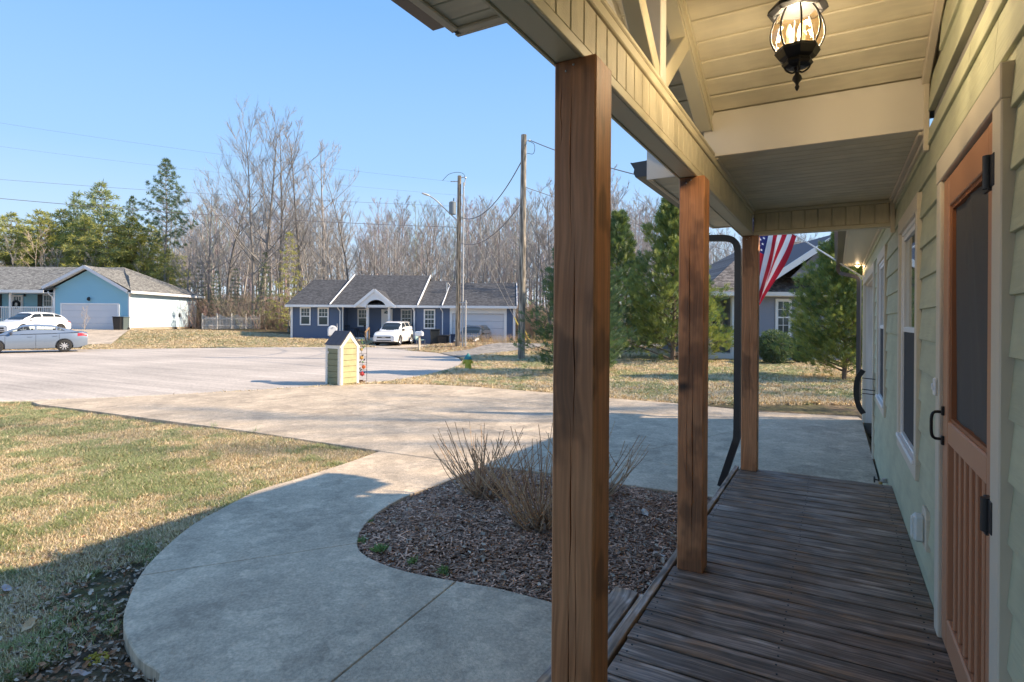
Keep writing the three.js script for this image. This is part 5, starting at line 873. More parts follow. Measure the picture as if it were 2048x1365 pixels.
  { const x0 = px0 - .5, x1 = X(263.5) + .25, zf = .55, zb = -10.9, a0 = X(20), a1 = (250 - 1024) * (z0 + 5.6) / F, zc = -5.4, e = ye + .04;
    mesh('roof', roofUV(quads([[V(x0, e, zf), V(xL, e, zf), V(X(150), e + 1.0, -1.6), V(a1, yr, zc), V(a0 - 6, yr, zc)], [V(xL, e + .3, -.3), V(xR, e + .1, -.3), V(x1, e, -.3), V(a1, yr, zc), V(X(150), e + 1.0, -1.6)], [V(x1, e, zf), V(x1, e, zb), V(a1, yr, zc)], [V(x1, e, zb), V(x0, e, zb), V(a0 - 6, yr, zc), V(a1, yr, zc)], [V(x0, e, zb), V(x0, e, zf), V(a0 - 6, yr, zc)]])), m, h);
    const e2 = e + .03, gx0 = X(95), gx1 = X(262), A = ap + .32;
    mesh('garage_roof', roofUV(quads([[V(x1 + .02, e + .03, .6), V(x1 + .02, e + .035, -.6), V(X(215), e + 1.45, -2.6), V(apx - .5, A, -5.0), V(apx, A, .6)], [V(gx0, e2 + .3, .6), V(apx, A, .6), V(apx - .5, A, -5), V(gx0 - 1, e2 + .25, -3)]])), m, h);
    mesh('rake_board', [bar(V(gx1 + .05, e2 - .1, .58), V(apx, A - .12, .58), .06, .24), bar(V(gx0 - .05, e2 + .16, .58), V(apx, A - .12, .58), .06, .24)], mat({ color: lin(.62, .64, .68), roughness: .5 }), h);
    mesh('fascia', [span(x1 - .02, x1 + .05, e - .2, e + .01, zb, zf), span(x0, xL - .4, e - .22, e + .01, zf, zf + .06)], wh, h); mesh('soffit', [span(xR, x1, e - .2, e - .17, zb, zf), span(x0, xL, e - .22, e - .19, -2.2, zf), quads([[V(gx0, e2 + .1, .58), V(apx, A - .14, .58), V(apx, A - .14, 0), V(gx0, e2 + .1, 0)], [V(gx1, e2 - .12, .58), V(apx, A - .14, .58), V(apx, A - .14, 0), V(gx1, e2 - .12, 0)]])], wh, h); 
    mesh('back_wall', [span(px0, xR, g0 - .4, ye, -10.1, -10)], lb, h); }
  mesh('downspout', [tube([V(xR + .25, ye - .05, .45), V(xR + .2, ye - .25, .4), V(xR + .08, ye - .35, .2), V(xR + .08, ye - .8, .15), V(xR + .08, g0, .15)], .05, 6), tube([V(xL - .1, ye - .05, .5), V(xL - .1, ye - .3, .4), V(xL - .06, ye - .5, .1), V(xL - .06, g0 + .2, .1)], .05, 6)], wh, h);
  bin(gy(px3(236, 664, 46.8)), TH + .2, [.012, .013, .015], 'black trash bin at the light blue garage corner', .62, 1.1);
  bin(gy(px3(246, 664, 47.2)), TH - .1, [.10, .13, .13], 'grey green trash bin at the light blue garage corner', .6, 1.08);
  const fp = thing('bird_feeder', 'thin shepherd hook pole with a dark feeder beside the sunlit side wall', 'feeder', null, gy(px3(358.5, 662, 47.5))); mesh('pole', rod(V(0, 0, 0), V(0, 1.55, 0), .016), M.galv, fp); mesh('feeder', lathe([[0, 1.1], [.07, 1.12], [.09, 1.3], [.05, 1.42], [0, 1.46]], 10), M.black, fp);
}
{ // grey house on the right
  const z0 = 27, k = z0 / F, X = (px) => (px - 1024) * k, Y = (py, px = 1550) => EYE.y - (py - (CY + .0066 * (px - 1024))) * k;
  const h = frame('neighbour_house', 'blue grey house with brown shingle roof behind the evergreens', 0, z0, 0, 0);
  const gr = mat({ color: lin(.27, .285, .34), roughness: .65 }), wh = M.whiteFar, ye = Y(588);
  mesh('wall', lap([[X(1478), -.3], [X(1760), -.3], [X(1760), ye], [X(1478), ye]], .165), gr, h);
  mesh('wall', span(X(1425), X(1760), -.3, ye, -9, -8.9), gr, h); mesh('wall', [lap([[X(1425), -.3], [X(1478), -.3], [X(1478), ye], [X(1425), ye]], .165).translate(0, 0, -1.6), span(X(1478) - .03, X(1478), -.3, ye, -1.6, 0)], gr, h);
  mesh('corner_board', [span(X(1476.5), X(1482), -.3, ye, .02, .06)], wh, h); mesh('porch_column', [cbox(.2, ye, .2, .015, X(1468), ye / 2, -.1)], wh, h); mesh('porch_floor', span(X(1415), X(1475), -.1, .2, -1.6, .1), wh, h);
  mesh('door_panel', span(X(1448), X(1462), .2, 2.1, -1.58, -1.52), M.farGlass, h); mesh('door_casing', span(X(1438), X(1448), .2, 2.1, -1.58, -1.5), mat({ color: lin(.62, .55, .60), roughness: .6 }), h);
  win(h, X(1550), X(1582), Y(672), Y(598), .02, { t: .13, grid: 2, both: 1 });
  const steps = (x0, x1, zf, zr, y0, y1, n) => { const out = []; for (let i = 0; i < n; i++) { const a = i / n, b = (i + 1) / n, p = (t, o) => [y0 + (y1 - y0) * t + o, zf + (zr - zf) * t]; const [ya, za] = p(a, .022), [yb, zb] = p(b, .004), [yc, zc] = p(a, 0); out.push([V(x0, ya, za), V(x1, ya, za), V(x1, yb, zb), V(x0, yb, zb)], [V(x0, yc, zc), V(x1, yc, zc), V(x1, ya, za), V(x0, ya, za)]); } return quads(out); };
  seed(71);
  const sb = rep(tShingle, 1); const shm = mat({ color: lin(.26, .235, .225), map: sb, roughness: .92 });
  const uvx = (g) => { const p = g.attributes.position, uv = new Float32Array(p.count * 2); for (let i = 0; i < p.count; i++) { uv[2 * i] = p.getX(i) / 4.2; uv[2 * i + 1] = p.getY(i) / 2.1; } g.setAttribute('uv', new THREE.BufferAttribute(uv, 2)); return g; };
  const hx = (t) => X(1395) + (X(1572) - X(1395)) * t * 1.17, hip = []; const nS = 36;
  for (let i = 0; i < nS; i++) { const q = (t, o) => [ye + .05 + 3.15 * t + o, .5 - 5.7 * t, hx(t)], [ya, za, xa] = q(i / nS, .022), [yb, zb2, xb] = q((i + 1) / nS, .004), [yc, zc, xc] = q(i / nS, 0); hip.push([V(xa, ya, za), V(X(1830), ya, za), V(X(1830), yb, zb2), V(xb, yb, zb2)], [V(xc, yc, zc), V(X(1830), yc, zc), V(X(1830), ya, za), V(xa, ya, za)]); }
  mesh('roof', [uvx(quads(hip)), uvx(quads([[V(hx(0), ye + .05, -11), V(X(1830), ye + .05, -11), V(X(1830), ye + 3.2, -5.2), V(hx(1), ye + 3.2, -5.2)], [V(hx(0), ye + .05, .5), V(hx(1), ye + 3.2, -5.2), V(hx(0), ye + .05, -11)]]))], shm, h);
  mesh('fascia', [span(X(1405), X(1830), ye - .12, ye + .06, .48, .56)], wh, h); mesh('soffit', span(X(1405), X(1830), ye - .14, ye - .12, -1.6, .5), wh, h);
  // cross gable with pale soffit facing the street
  const gx = X(1648), gyT = Y(478) + .02, gl = X(1508), gyl = Y(570);
  mesh('cross_gable_roof', [quads([[V(gl, gyl + .1, 1.2), V(gx, gyT + .1, 1.2), V(gx, gyT + .1, -5), V(gl, gyl + .1, -3)], [V(X(1790), gyl + .1, 1.2), V(gx, gyT + .1, 1.2), V(gx, gyT + .1, -5), V(X(1790), gyl + .1, -3)]])], mat({ color: lin(.10, .10, .12), roughness: .9 }), h);
  mesh('cross_gable_rake', [bar(V(gl, gyl, 1.22), V(gx, gyT, 1.22), .05, .26), bar(V(X(1790), gyl, 1.22), V(gx, gyT, 1.22), .05, .26)], wh, h);
  for (let i = 0; i < 14; i++) { const a = V(gl, gyl, 0).lerp(V(gx, gyT, 0), i / 14), b = V(gl, gyl, 0).lerp(V(gx, gyT, 0), (i + .93) / 14); mesh('soffit_panel', quads([[V(a.x, a.y - .03, 1.2), V(b.x, b.y - .03, 1.2), V(b.x, b.y - .03, .5), V(a.x, a.y - .03, .5)]]), mat({ color: lin(.62, .62, .60), roughness: .6 }), h); }
  mesh('cross_gable_wall', lap([[X(1570), gyl + .3], [X(1735), gyl + .3], [gx, gyT - .1]], .165).translate(0, 0, .5), gr, h);
}
{ // picket fence with scalloped top
  seed(72);
  const f = thing('picket_fence', 'weathered grey wooden fence with scalloped top beside the woods', 'fence'); const m = [mat({ color: lin(.58, .55, .50), roughness: .9 }), mat({ color: lin(.50, .47, .43), roughness: .9 }), mat({ color: lin(.62, .58, .53), roughness: .9 })];
  const a = C(-29.6, 54.5), b = C(-25.0, 56.5), n = 42;
  const one = (t, pa, pb, last) => { const p = pa.clone().lerp(pb, t), ph = (t * 3.4) % 1, hgt = 1.15 + .28 * (Math.abs(ph - .5) * 2) ** 2; mesh('picket', cbox(.10, hgt, .02, .006, 0, hgt / 2, 0).applyMatrix4(new THREE.Matrix4().makeRotationY(TH - .3)).translate(p.x, terrain(p.x, p.z), p.z), m[Math.floor(R() * 3)], f); };
  for (let i = 0; i <= n; i++) one(i / n, a, b); const c = C(-27.8, 66); for (let i = 0; i <= 4; i++) { const p = a.clone().lerp(b, i / 4); mesh('fence_post', cbox(.1, 1.5, .1, .01, p.x, terrain(p.x, p.z) + .75, p.z), m[1], f); }
  for (const y of [.35, 1.0]) mesh('rail', bar(gy(a, y), gy(b, y), .04, .09), m[1], f);
}
// ---------------------------------------------------------------- trees
class Tubes {
  constructor() { this.p = []; this.n = []; this.i = []; }
  add(pts, rad, sides) {
    const up = V(0, 1, 0), t = V(0, 0, 0), a = V(0, 0, 0), b = V(0, 0, 0), base = this.p.length / 3;
    for (let k = 0; k < pts.length; k++) {
      t.copy(pts[Math.min(k + 1, pts.length - 1)]).sub(pts[Math.max(0, k - 1)]).normalize(); a.crossVectors(t, Math.abs(t.y) > .9 ? V(1, 0, 0) : up).normalize(); b.crossVectors(t, a);
      for (let s = 0; s < sides; s++) { const c = Math.cos(s / sides * 6.2832), d = Math.sin(s / sides * 6.2832), nx = a.x * c + b.x * d, ny = a.y * c + b.y * d, nz = a.z * c + b.z * d; this.p.push(pts[k].x + nx * rad[k], pts[k].y + ny * rad[k], pts[k].z + nz * rad[k]); this.n.push(nx, ny, nz); }
      if (k) for (let s = 0; s < sides; s++) { const q = base + (k - 1) * sides, u = q + s, v = q + (s + 1) % sides; this.i.push(u, v, u + sides, v, v + sides, u + sides); }
    }
  }
  geo() { const g = new THREE.BufferGeometry(); g.setAttribute('position', new THREE.Float32BufferAttribute(this.p, 3)); g.setAttribute('normal', new THREE.Float32BufferAttribute(this.n, 3)); g.setIndex(this.i); return g; }
}
function bareTree(s, H, o = {}) {
  seed(s);
  const trunk = new Tubes(), crown = new Tubes(), r0 = o.r || H * .0125, first = o.first ?? .36, spread = o.spread ?? .55, twigR = o.twig || .0085;
  const walk = (p, d, len, n, wob, lift) => { const pts = [p.clone()], q = p.clone(), dir = d.clone(); for (let i = 0; i < n; i++) { dir.add(V(rr(-wob, wob), rr(-wob, wob) + lift, rr(-wob, wob))).normalize(); q.addScaledVector(dir, len / n); pts.push(q.clone()); } return pts; };
  const taper = (n, a, b) => Array.from({ length: n + 1 }, (_, i) => a + (b - a) * (i / n) ** .8);
  const stems = o.stems || 1;
  for (let st = 0; st < stems; st++) {
    const lean = V(rr(-.06, .06) + (stems > 1 ? Math.cos(st * 2.1) * .10 : 0), 1, rr(-.06, .06) + (stems > 1 ? Math.sin(st * 2.1) * .10 : 0)).normalize();
    const tp = walk(V(0, -.3, 0), lean, H, 12, .05, .02), tr = taper(12, r0 * (st ? .7 : 1), r0 * .1); tr[0] *= 1.25; trunk.add(tp, tr, 6);
    const nl = o.limbs || 15;
    for (let i = 0; i < nl; i++) {
      const t = first + (1 - first) * ((i + R() * .8) / nl) * .98, k = Math.min(11, Math.floor(t * 12)), f = t * 12 - k, P = tp[k].clone().lerp(tp[k + 1], f), R0 = tr[k] + (tr[k + 1] - tr[k]) * f;
      const az = i * 2.4 + rr(-.5, .5), el = rr(.55, 1.0) * (1 - .35 * spread) + .3 * t, ll = H * (o.reach || .30) * (1 - .55 * (t - first) / (1 - first)) * rr(.65, 1.15);
      const d = V(Math.cos(az) * Math.cos(el), Math.sin(el), Math.sin(az) * Math.cos(el)), lp = walk(P, d, ll, 6, .14, .07), lr = taper(6, Math.min(R0 * .6, .02 + ll * .012), .012); crown.add(lp, lr, 4);
      for (let j = 0; j < (o.subs || 8); j++) {
        const u = rr(.22, 1), kk = Math.min(5, Math.floor(u * 6)), Q = lp[kk].clone().lerp(lp[kk + 1], u * 6 - kk), bd = lp[kk + 1].clone().sub(lp[kk]).normalize().add(V(rr(-.8, .8), rr(-.2, .7), rr(-.8, .8))).normalize(), bl = ll * rr(.25, .5) * (1.15 - u * .5), bp = walk(Q, bd, bl, 3, .16, .06); crown.add(bp, [.6 * lr[kk], .014, .011, .007].map((v) => Math.max(.007, Math.min(v, .03))), 3);
        for (let w = 0; w < (o.twigs || 9); w++) { const v = rr(.2, 1), k3 = Math.min(2, Math.floor(v * 3)), T0 = bp[k3].clone().lerp(bp[k3 + 1], v * 3 - k3), td = bp[k3 + 1].clone().sub(bp[k3]).normalize().add(V(rr(-.8, .8), rr(-.1, .8), rr(-.8, .8))).normalize(); crown.add([T0, T0.clone().addScaledVector(td, bl * rr(.25, .55))], [twigR, twigR * .45], 3); }
      }
    }
  }
  return { trunk: trunk.geo(), crown: crown.geo(), H };
}
const variants = [bareTree(101, 19, { first: .34 }), bareTree(102, 17, { first: .42, spread: .4, reach: .26 }), bareTree(103, 15, { first: .28, reach: .32 }), bareTree(104, 18, { first: .45, reach: .24, limbs: 14 }), bareTree(105, 14, { first: .22, reach: .34 }), bareTree(106, 16, { stems: 2, limbs: 11, first: .35 })];
const barks = [mat({ color: lin(.25, .225, .20), roughness: .95 }), mat({ color: lin(.33, .30, .27), roughness: .95 }), mat({ color: lin(.21, .19, .17), roughness: .95 }), mat({ color: lin(.29, .255, .225), roughness: .95 })];
const twigMats = [mat({ color: lin(.36, .335, .315), roughness: .95 }), mat({ color: lin(.43, .40, .375), roughness: .95 }), mat({ color: lin(.31, .29, .27), roughness: .95 })];
function plantBare(v, pos, H, turn, label, group, i = 0, lean = 0) {
  const t = thing('bare_tree', label, 'tree', group, pos, turn), s = H / v.H * .90; t.scale.set(s * rr(.95, 1.15), s, s * rr(.95, 1.15)); t.rotation.z = lean;
  mesh('trunk', v.trunk, barks[i % 4], t); mesh('crown', v.crown, twigMats[i % 3], t); return t;
}
{ // the tall spreading tree and its neighbours
  const big = bareTree(120, 23, { r: .30, first: .28, reach: .40, limbs: 19, subs: 11, twigs: 9, stems: 2 });
  const tall = (v, x, top, z, turn, l, i) => { const b = gy(px3(x, 655, z)); plantBare(v, b, px3(x, top, z).y - b.y, turn, l, null, i); };
  tall(big, 508, 212, 57, .6, 'tallest bare tree, with wide forked limbs, at the edge of the woods', 2);
  const wide = bareTree(121, 20, { first: .3, reach: .36, subs: 9 }), wide2 = bareTree(122, 20, { first: .36, reach: .33, limbs: 17, subs: 9 });
  tall(wide, 560, 226, 59, 2.2, 'second tallest bare tree close beside the widely forked one', 2); tall(wide2, 603, 243, 60, 4.2, 'tall slim bare tree to the house side of the widely forked one', 0);
  tall(wide, 655, 268, 61, 1.2, 'bare tree with a dense crown of fine twigs behind the blue house corner', 1); tall(wide2, 700, 318, 60, 3.1, 'bare tree rising over the lower end of the blue house roof', 2); tall(wide, 416, 335, 60, 5.1, 'bare tree between the clumped pine and the widely forked one', 3); tall(wide2, 452, 300, 62, .1, 'slim bare tree just behind the picket fence', 2);
  seed(130); const lab = 'bare deciduous tree in the winter woods behind the houses', grp = 'bare trees of the woods';
  const crest = (x) => x < 350 ? 470 : x < 480 ? 415 - (x - 350) * .2 : x < 700 ? 330 + (x - 480) * .12 : x < 1000 ? 385 + (x - 700) * .04 : x < 1250 ? 380 - (x - 1000) * .35 : 330 + (x - 1250) * .5;
  for (let row = 0; row < 4; row++) for (let i = 0; i < 46; i++) {
    const x = -60 + i * 34 + rr(-14, 14) + row * 9; if (x < 330 && row > 1) continue; if (x > 1500) continue;
    let z = (x < 560 ? 60 : 58) + row * 7.5 + rr(-2.5, 2.5); if (x > 1180) z -= 8 + (x > 1230 ? 6 : 0);
    const top = crest(x) + rr(0, 95) + row * 14, b = gy(px3(x, 650, z)), H = (EYE.y + (CY - top) / F * z) - b.y; if (H < 6) continue;
    const k = Math.floor(R() * 6); plantBare(variants[k], b, H, R() * 6.28, lab, grp, Math.floor(R() * 12), rr(-.05, .05));
  }
  const small = bareTree(140, 6, { first: .12, reach: .4, limbs: 16, subs: 6, twigs: 5, r: .07, twig: .008 });
  const pale = mat({ color: lin(.46, .38, .29), roughness: .95 });
  [[66, 535, 58.5, 4.6, 'pale bare sapling standing in front of the pines over the light blue roof'], [112, 536, 59, 3.6, 'shorter pale bare sapling beside the pale one in front of the pines']].forEach(([x, y, z, H, l]) => { const b = px3(x, y, z), t = thing('sapling', l, 'tree', null, V(b.x, terrain(b.x, b.z), b.z)); const top = px3(x, x < 80 ? 462 : 496, z).y - t.position.y, s = top / 6; t.scale.setScalar(s); mesh('trunk', small.trunk, pale, t); mesh('crown', small.crown, pale, t); });
  const b = px3(168, 664, 44), t = thing('sapling', 'small bare sapling in the yard in front of the light blue garage door', 'tree', null, gy(b)); t.scale.setScalar(1.95 / 6); mesh('trunk', small.trunk, pale, t); mesh('crown', small.crown, pale, t);
  // two bare trees beyond the frame behind the house: their branch shadows stripe the drive
  [[16, -20.5, 23, 0], [20.5, -24, 25, 4], [13.5, -17.5, 19, 2], [23, -30, 25, 5], [18, -15, 21, 1], [26, -22, 26, 3]].forEach(([x, z, H, k], i) => plantBare(variants[k], V(x, -.1, z), H, i * 1.7 + .4, ['bare tree standing behind the house, out past the garage', 'tall bare tree further behind the garage', 'shorter bare tree in the back yard of the green house', 'bare tree in the far back yard towards the grey house', 'bare tree close behind the green house', 'tallest bare tree at the back of the yard'][i], null, i));
  plantBare(variants[2], gy(C(9.5, 47.5)), 15, 1.1, 'bare tree growing just past the blue house garage', null, 1); plantBare(variants[4], gy(C(13.5, 49.5)), 18, 2.1, 'bare tree beyond the one past the blue house garage', null, 0);
}
// ---- evergreens: leaf faces gathered in arrays
class Leaves {
  constructor() { this.p = []; this.n = []; }
  tri(a, b, c, n) { for (const v of [a, b, c]) { this.p.push(v.x, v.y, v.z); this.n.push(n.x, n.y, n.z); } }
  blade(o, d, l, w, side) { const t = o.clone().addScaledVector(d, l), m = o.clone().addScaledVector(d, l * .5), s = side.clone().multiplyScalar(w); const n = V(0, 0, 0).crossVectors(side, d).normalize(); this.tri(o, m.clone().add(s), t, n); this.tri(o, t, m.clone().sub(s), n); }
  geo() { const g = new THREE.BufferGeometry(); g.setAttribute('position', new THREE.Float32BufferAttribute(this.p, 3)); g.setAttribute('normal', new THREE.Float32BufferAttribute(this.n, 3)); return g; }
}
const rdir = () => { const z = rr(-1, 1), a = R() * 6.2832, r = Math.sqrt(1 - z * z); return V(r * Math.cos(a), z, r * Math.sin(a)); };
function needleTuft(L, o, axis, r, n, w) { for (let i = 0; i < n; i++) { const d = axis.clone().multiplyScalar(.7).add(rdir().multiplyScalar(.8)).normalize(); L.blade(o, d, r * rr(.7, 1.1), w, V(0, 0, 0).crossVectors(d, rdir()).normalize()); } }
const leafM = (r, g, b) => phys({ color: lin(r, g, b), roughness: .85, transmission: .4, thickness: 0 });
const gPine = [leafM(.40, .40, .085), leafM(.46, .44, .09), leafM(.32, .35, .09), leafM(.24, .30, .11)], gDark = leafM(.10, .165, .07), gCedar = [leafM(.24, .30, .065), leafM(.31, .35, .075), leafM(.13, .205, .065)];
function pine(s, H, o = {}) {                                                                 // layered, horizontal fans of needles with gaps
  seed(s); const tr = new Tubes(), a = new Leaves(), b = new Leaves(), n = o.whorls || 20, first = o.first ?? .12, rad = o.rad || H * .27;
  const pts = Array.from({ length: 10 }, (_, i) => V(Math.sin(i * .9 + s) * .06 * i / 9, i / 9 * H - .2, Math.cos(i * 1.3 + s) * .06)); tr.add(pts, pts.map((_, i) => H * .012 * (1 - i / 9.6)), 6);
  for (let i = 0; i < n; i++) {
    const t = first + (1 - first) * i / (n - 1), y = t * H, prof = o.round ? Math.sin(Math.PI * Math.min(1, (t - first) / (1 - first) * .86 + .14)) ** .8 : (1 - (t - first) / (1 - first)) ** .75 * (.35 + .65 * Math.min(1, (t - first) * 6 + .3)), reach = rad * prof * rr(.8, 1.15) + .2, nb = 5 + Math.floor(R() * 2);
    for (let k = 0; k < nb; k++) {
      const az = k / nb * 6.283 + i * 1.1 + rr(-.3, .3), l = reach * rr(.6, 1.12), up = rr(-.05, .3) + (o.up || 0), d = V(Math.cos(az), up, Math.sin(az)).normalize(), P = V(0, y, 0), E = P.clone().addScaledVector(d, l).add(V(0, -.06 * l, 0)); tr.add([P, P.clone().lerp(E, .5).add(V(0, .06 * l, 0)), E], [.035, .022, .008], 3);
      const m = Math.max(3, Math.round(l * (o.dense || 5.5)));
      for (let j = 0; j < m; j++) { const u = o.tips ? rr(.45, 1.04) : rr(.22, 1.04), side = V(-d.z, 0, d.x), Q = P.clone().lerp(E, u).addScaledVector(side, rr(-1, 1) * .30 * l * (1.1 - u * .6)).add(V(0, rr(-.1, .16), 0)); needleTuft(R() < .6 ? a : b, Q, d.clone().add(V(0, o.tips ? .7 : .15, 0)).normalize(), o.nl || .30, o.nn || 9, o.nw || .016); }
    }
  }
  return { trunk: tr.geo(), a: a.geo(), b: b.geo(), H };
}
function plantPine(v, pos, H, turn, label, group, m1, m2, wide = 1) { const t = thing('pine_tree', label, 'tree', group, pos, turn), s = H / v.H; t.scale.set(s * wide, s, s * wide); mesh('trunk', v.trunk, M.barkGrey, t); mesh('crown', v.a, m1, t); mesh('crown', v.b, m2, t); return t; }
{
  const v1 = pine(201, 10, { rad: 3.6, whorls: 19, nl: .42, nn: 9, nw: .024, dense: 7 }), v2 = pine(202, 11, { rad: 3.5, whorls: 19, nl: .42, nn: 9, nw: .024, dense: 7, round: 1 }), lob = pine(203, 16, { rad: 3.4, whorls: 20, first: .46, tips: 1, nl: .36, nn: 16, nw: .020, dense: 2.8, up: .35 }), thin = pine(204, 9, { rad: 1.9, whorls: 16, first: .05, nl: .26, nn: 8, nw: .018, dense: 6 });
  const grp = 'pines behind the light blue house', lab = 'bushy yellow green pine behind the light blue house';
  const put = (v, x, top, z, turn, l, g, m1, m2, w) => { const b = gy(px3(x, 655, z)); plantPine(v, b, px3(x, top, z).y - b.y, turn, l, g, m1, m2, w); };
  for (const [k, x, top, z, w] of [[1, 20, 432, 63, 1.3], [0, 78, 428, 62, 1.25], [1, 120, 425, 65, 1.2], [0, 168, 440, 61, 1.2], [1, 215, 432, 60, 1.2], [0, 262, 440, 61.5, 1.2], [1, 300, 455, 63, 1.0], [0, -40, 440, 62, 1.3], [1, 145, 470, 66, 1.2], [0, 45, 462, 66, 1.2], [1, 240, 470, 65, 1.1], [0, 290, 500, 60, 1.0], [1, 335, 505, 60, 1.05]]) put(k ? v2 : v1, x, top, z, x * .37, lab, grp, gPine[(x + 400) % 2], gPine[2 + (x + 400) % 2], w);
  put(v1, 200, 372, 64, 1.1, 'tall grey green pine with bare looking top fans above the bushy pines', null, gPine[3], gPine[2], 1.0);
  put(v1, 152, 392, 66, 2.1, 'leaning pine top showing left of the tall grey green pine', null, gPine[3], gPine[3], .8);
  put(lob, 330, 325, 60, .3, 'tall dark green pine with clumped needle tufts and open trunk', null, gDark, leafM(.15, .22, .085), .95);
  put(lob, 262, 398, 62, 2.0, 'smaller dark pine with clumped tufts beside the tall clumped one', null, gDark, leafM(.15, .22, .085), .75);
  for (const [x, top, z, w, l] of [[578, 470, 54, 1.0, 'slender yellow green conifer beside the dark blue house'], [528, 508, 57, .9, 'low green conifer under the tallest bare tree'], [432, 545, 58, 1.1, 'bushy dark conifer in the woods behind the picket fence'], [470, 540, 60, 1.0, 'second dark conifer in the woods near the picket fence'], [397, 528, 61, 1.1, 'dark conifer next to the light blue house eave']]) put(thin, x, top, z, x * .2, l, null, x > 560 ? gPine[1] : gDark, x > 560 ? gPine[0] : gPine[3], w);
}
// ---- Leyland type evergreens: dense upright sprays
function cypress(s, H, rad, o = {}) {
  seed(s); const tr = new Tubes(), LV = [new Leaves(), new Leaves(), new Leaves()], base = o.base ?? .06, N = o.n || 5200;
  tr.add(Array.from({ length: 8 }, (_, i) => V(Math.sin(i + s) * .03, i / 7 * H * .95 - .15, 0)), Array.from({ length: 8 }, (_, i) => .016 * H * (1 - i / 7.5)), 7);
  const nb = o.branches || 90, tips = [];
  for (let i = 0; i < nb; i++) { const t = base + (1 - base) * (i + R() * .6) / nb, az = i * 2.399 + rr(-.3, .3), prof = (1 - t) ** .72 * (o.round ? Math.min(1, .55 + t * 2.2) : Math.min(1, .75 + t * 1.5)), l = rad * prof * (R() < .25 ? rr(1.05, 1.38) : rr(.55, 1.1)) + .12, el = .28 + .5 * t, d = V(Math.cos(az) * Math.cos(el), Math.sin(el), Math.sin(az) * Math.cos(el)), P = V(0, t * H - l * .22, 0); const E = P.clone().addScaledVector(d, l); tr.add([P, E], [.012 + .01 * l, .006], 3); tips.push([P, E, d, l]); }
  for (let i = 0; i < N; i++) {
    const [P, E, d, l] = tips[Math.floor(R() * nb)], u = 1 - R() ** 1.6 * .72, w = l * .28 * (1.15 - u * .7) + .05, Q = P.clone().lerp(E, u).add(V(rr(-w, w), rr(-w * .8, w * .8), rr(-w, w)));
    const L = LV[R() < .42 ? 0 : R() < .6 ? 1 : 2], ax = d.clone().add(V(rr(-.5, .5), rr(.0, .8), rr(-.5, .5))).normalize(), side = V(0, 0, 0).crossVectors(ax, rdir()).normalize(), ln = (o.leaf || .26) * rr(.6, 1.2);
    L.blade(Q, ax, ln, ln * .07, side); for (const k of [-1, 1]) { L.blade(Q.clone().addScaledVector(ax, ln * .15), ax.clone().addScaledVector(side, k * .75).normalize(), ln * .62, ln * .06, side); L.blade(Q.clone().addScaledVector(ax, ln * .42), ax.clone().addScaledVector(side, k * .65).normalize(), ln * .5, ln * .055, side); }
  }
  return { trunk: tr.geo(), l: LV.map((x) => x.geo()) };
}
function plantCypress(v, pos, turn, label, mats) { const t = thing('evergreen_tree', label, 'tree', null, pos, turn); mesh('trunk', v.trunk, M.barkBrown, t); v.l.forEach((g, i) => mesh('crown', g, mats[i], t)); }
{
  const h = (x, top, z) => { const b = gy(px3(x, 700, z)); return [b, px3(x, top, z).y - b.y]; };
  let [b, H] = h(1346, 398, 25.6); plantCypress(cypress(301, H, 2.55, { n: 9800, branches: 120, leaf: .34, base: .09 }), b, .3, 'broad sunlit evergreen seen beside the middle porch post', gCedar);
  [b, H] = h(1236, 432, 27.5); plantCypress(cypress(302, H, 2.0, { n: 5600, leaf: .34, base: .08 }), b, 1.3, 'dark evergreen showing past the wooden post by the step', [gCedar[2], gCedar[0], gDark]);
  [b, H] = h(1160, 452, 19.2); plantCypress(cypress(303, H, 1.75, { n: 6400, leaf: .27, base: .06 }), b, 2.3, 'dark evergreen standing on the lawn right behind the porch post by the step', [gCedar[2], gDark, gDark]);
  [b, H] = h(1690, 466, 17.6); plantCypress(cypress(304, H, 1.75, { n: 12500, branches: 120, leaf: .24, base: .12, round: 1 }), b, 3.3, 'bright green evergreen with a forked low trunk near the garage corner', [gCedar[1], gCedar[0], gCedar[2]]);
  const shrub = (x0, x1, top, z, s, label) => { seed(s); const c = gy(px3((x0 + x1) / 2, 700, z)), r = (x1 - x0) / 2 / F * z, hh = px3((x0 + x1) / 2, top, z).y - c.y, L = [new Leaves(), new Leaves()]; for (let i = 0; i < 2600; i++) { const d = rdir(), k = R() ** .4, Q = V(d.x * r * k, hh * .5 + d.y * hh * .5 * k, d.z * r * k), a = d.clone().add(V(0, .6, 0)).normalize(); needleTuft(L[i % 2], Q, a, .11, 3, .02); } const t = thing('shrub', label, 'shrub', null, c); mesh('foliage', L[0].geo(), gDark, t); mesh('foliage', L[1].geo(), leafM(.11, .17, .06), t); mesh('stem', rod(V(0, 0, 0), V(0, hh * .5, 0), .04), M.barkBrown, t); };
  shrub(1516, 1584, 660, 24.5, 311, 'rounded dark green shrub under the grey house window'); shrub(1582, 1625, 668, 24.8, 312, 'smaller dark shrub next to the rounded one at the grey house');
}
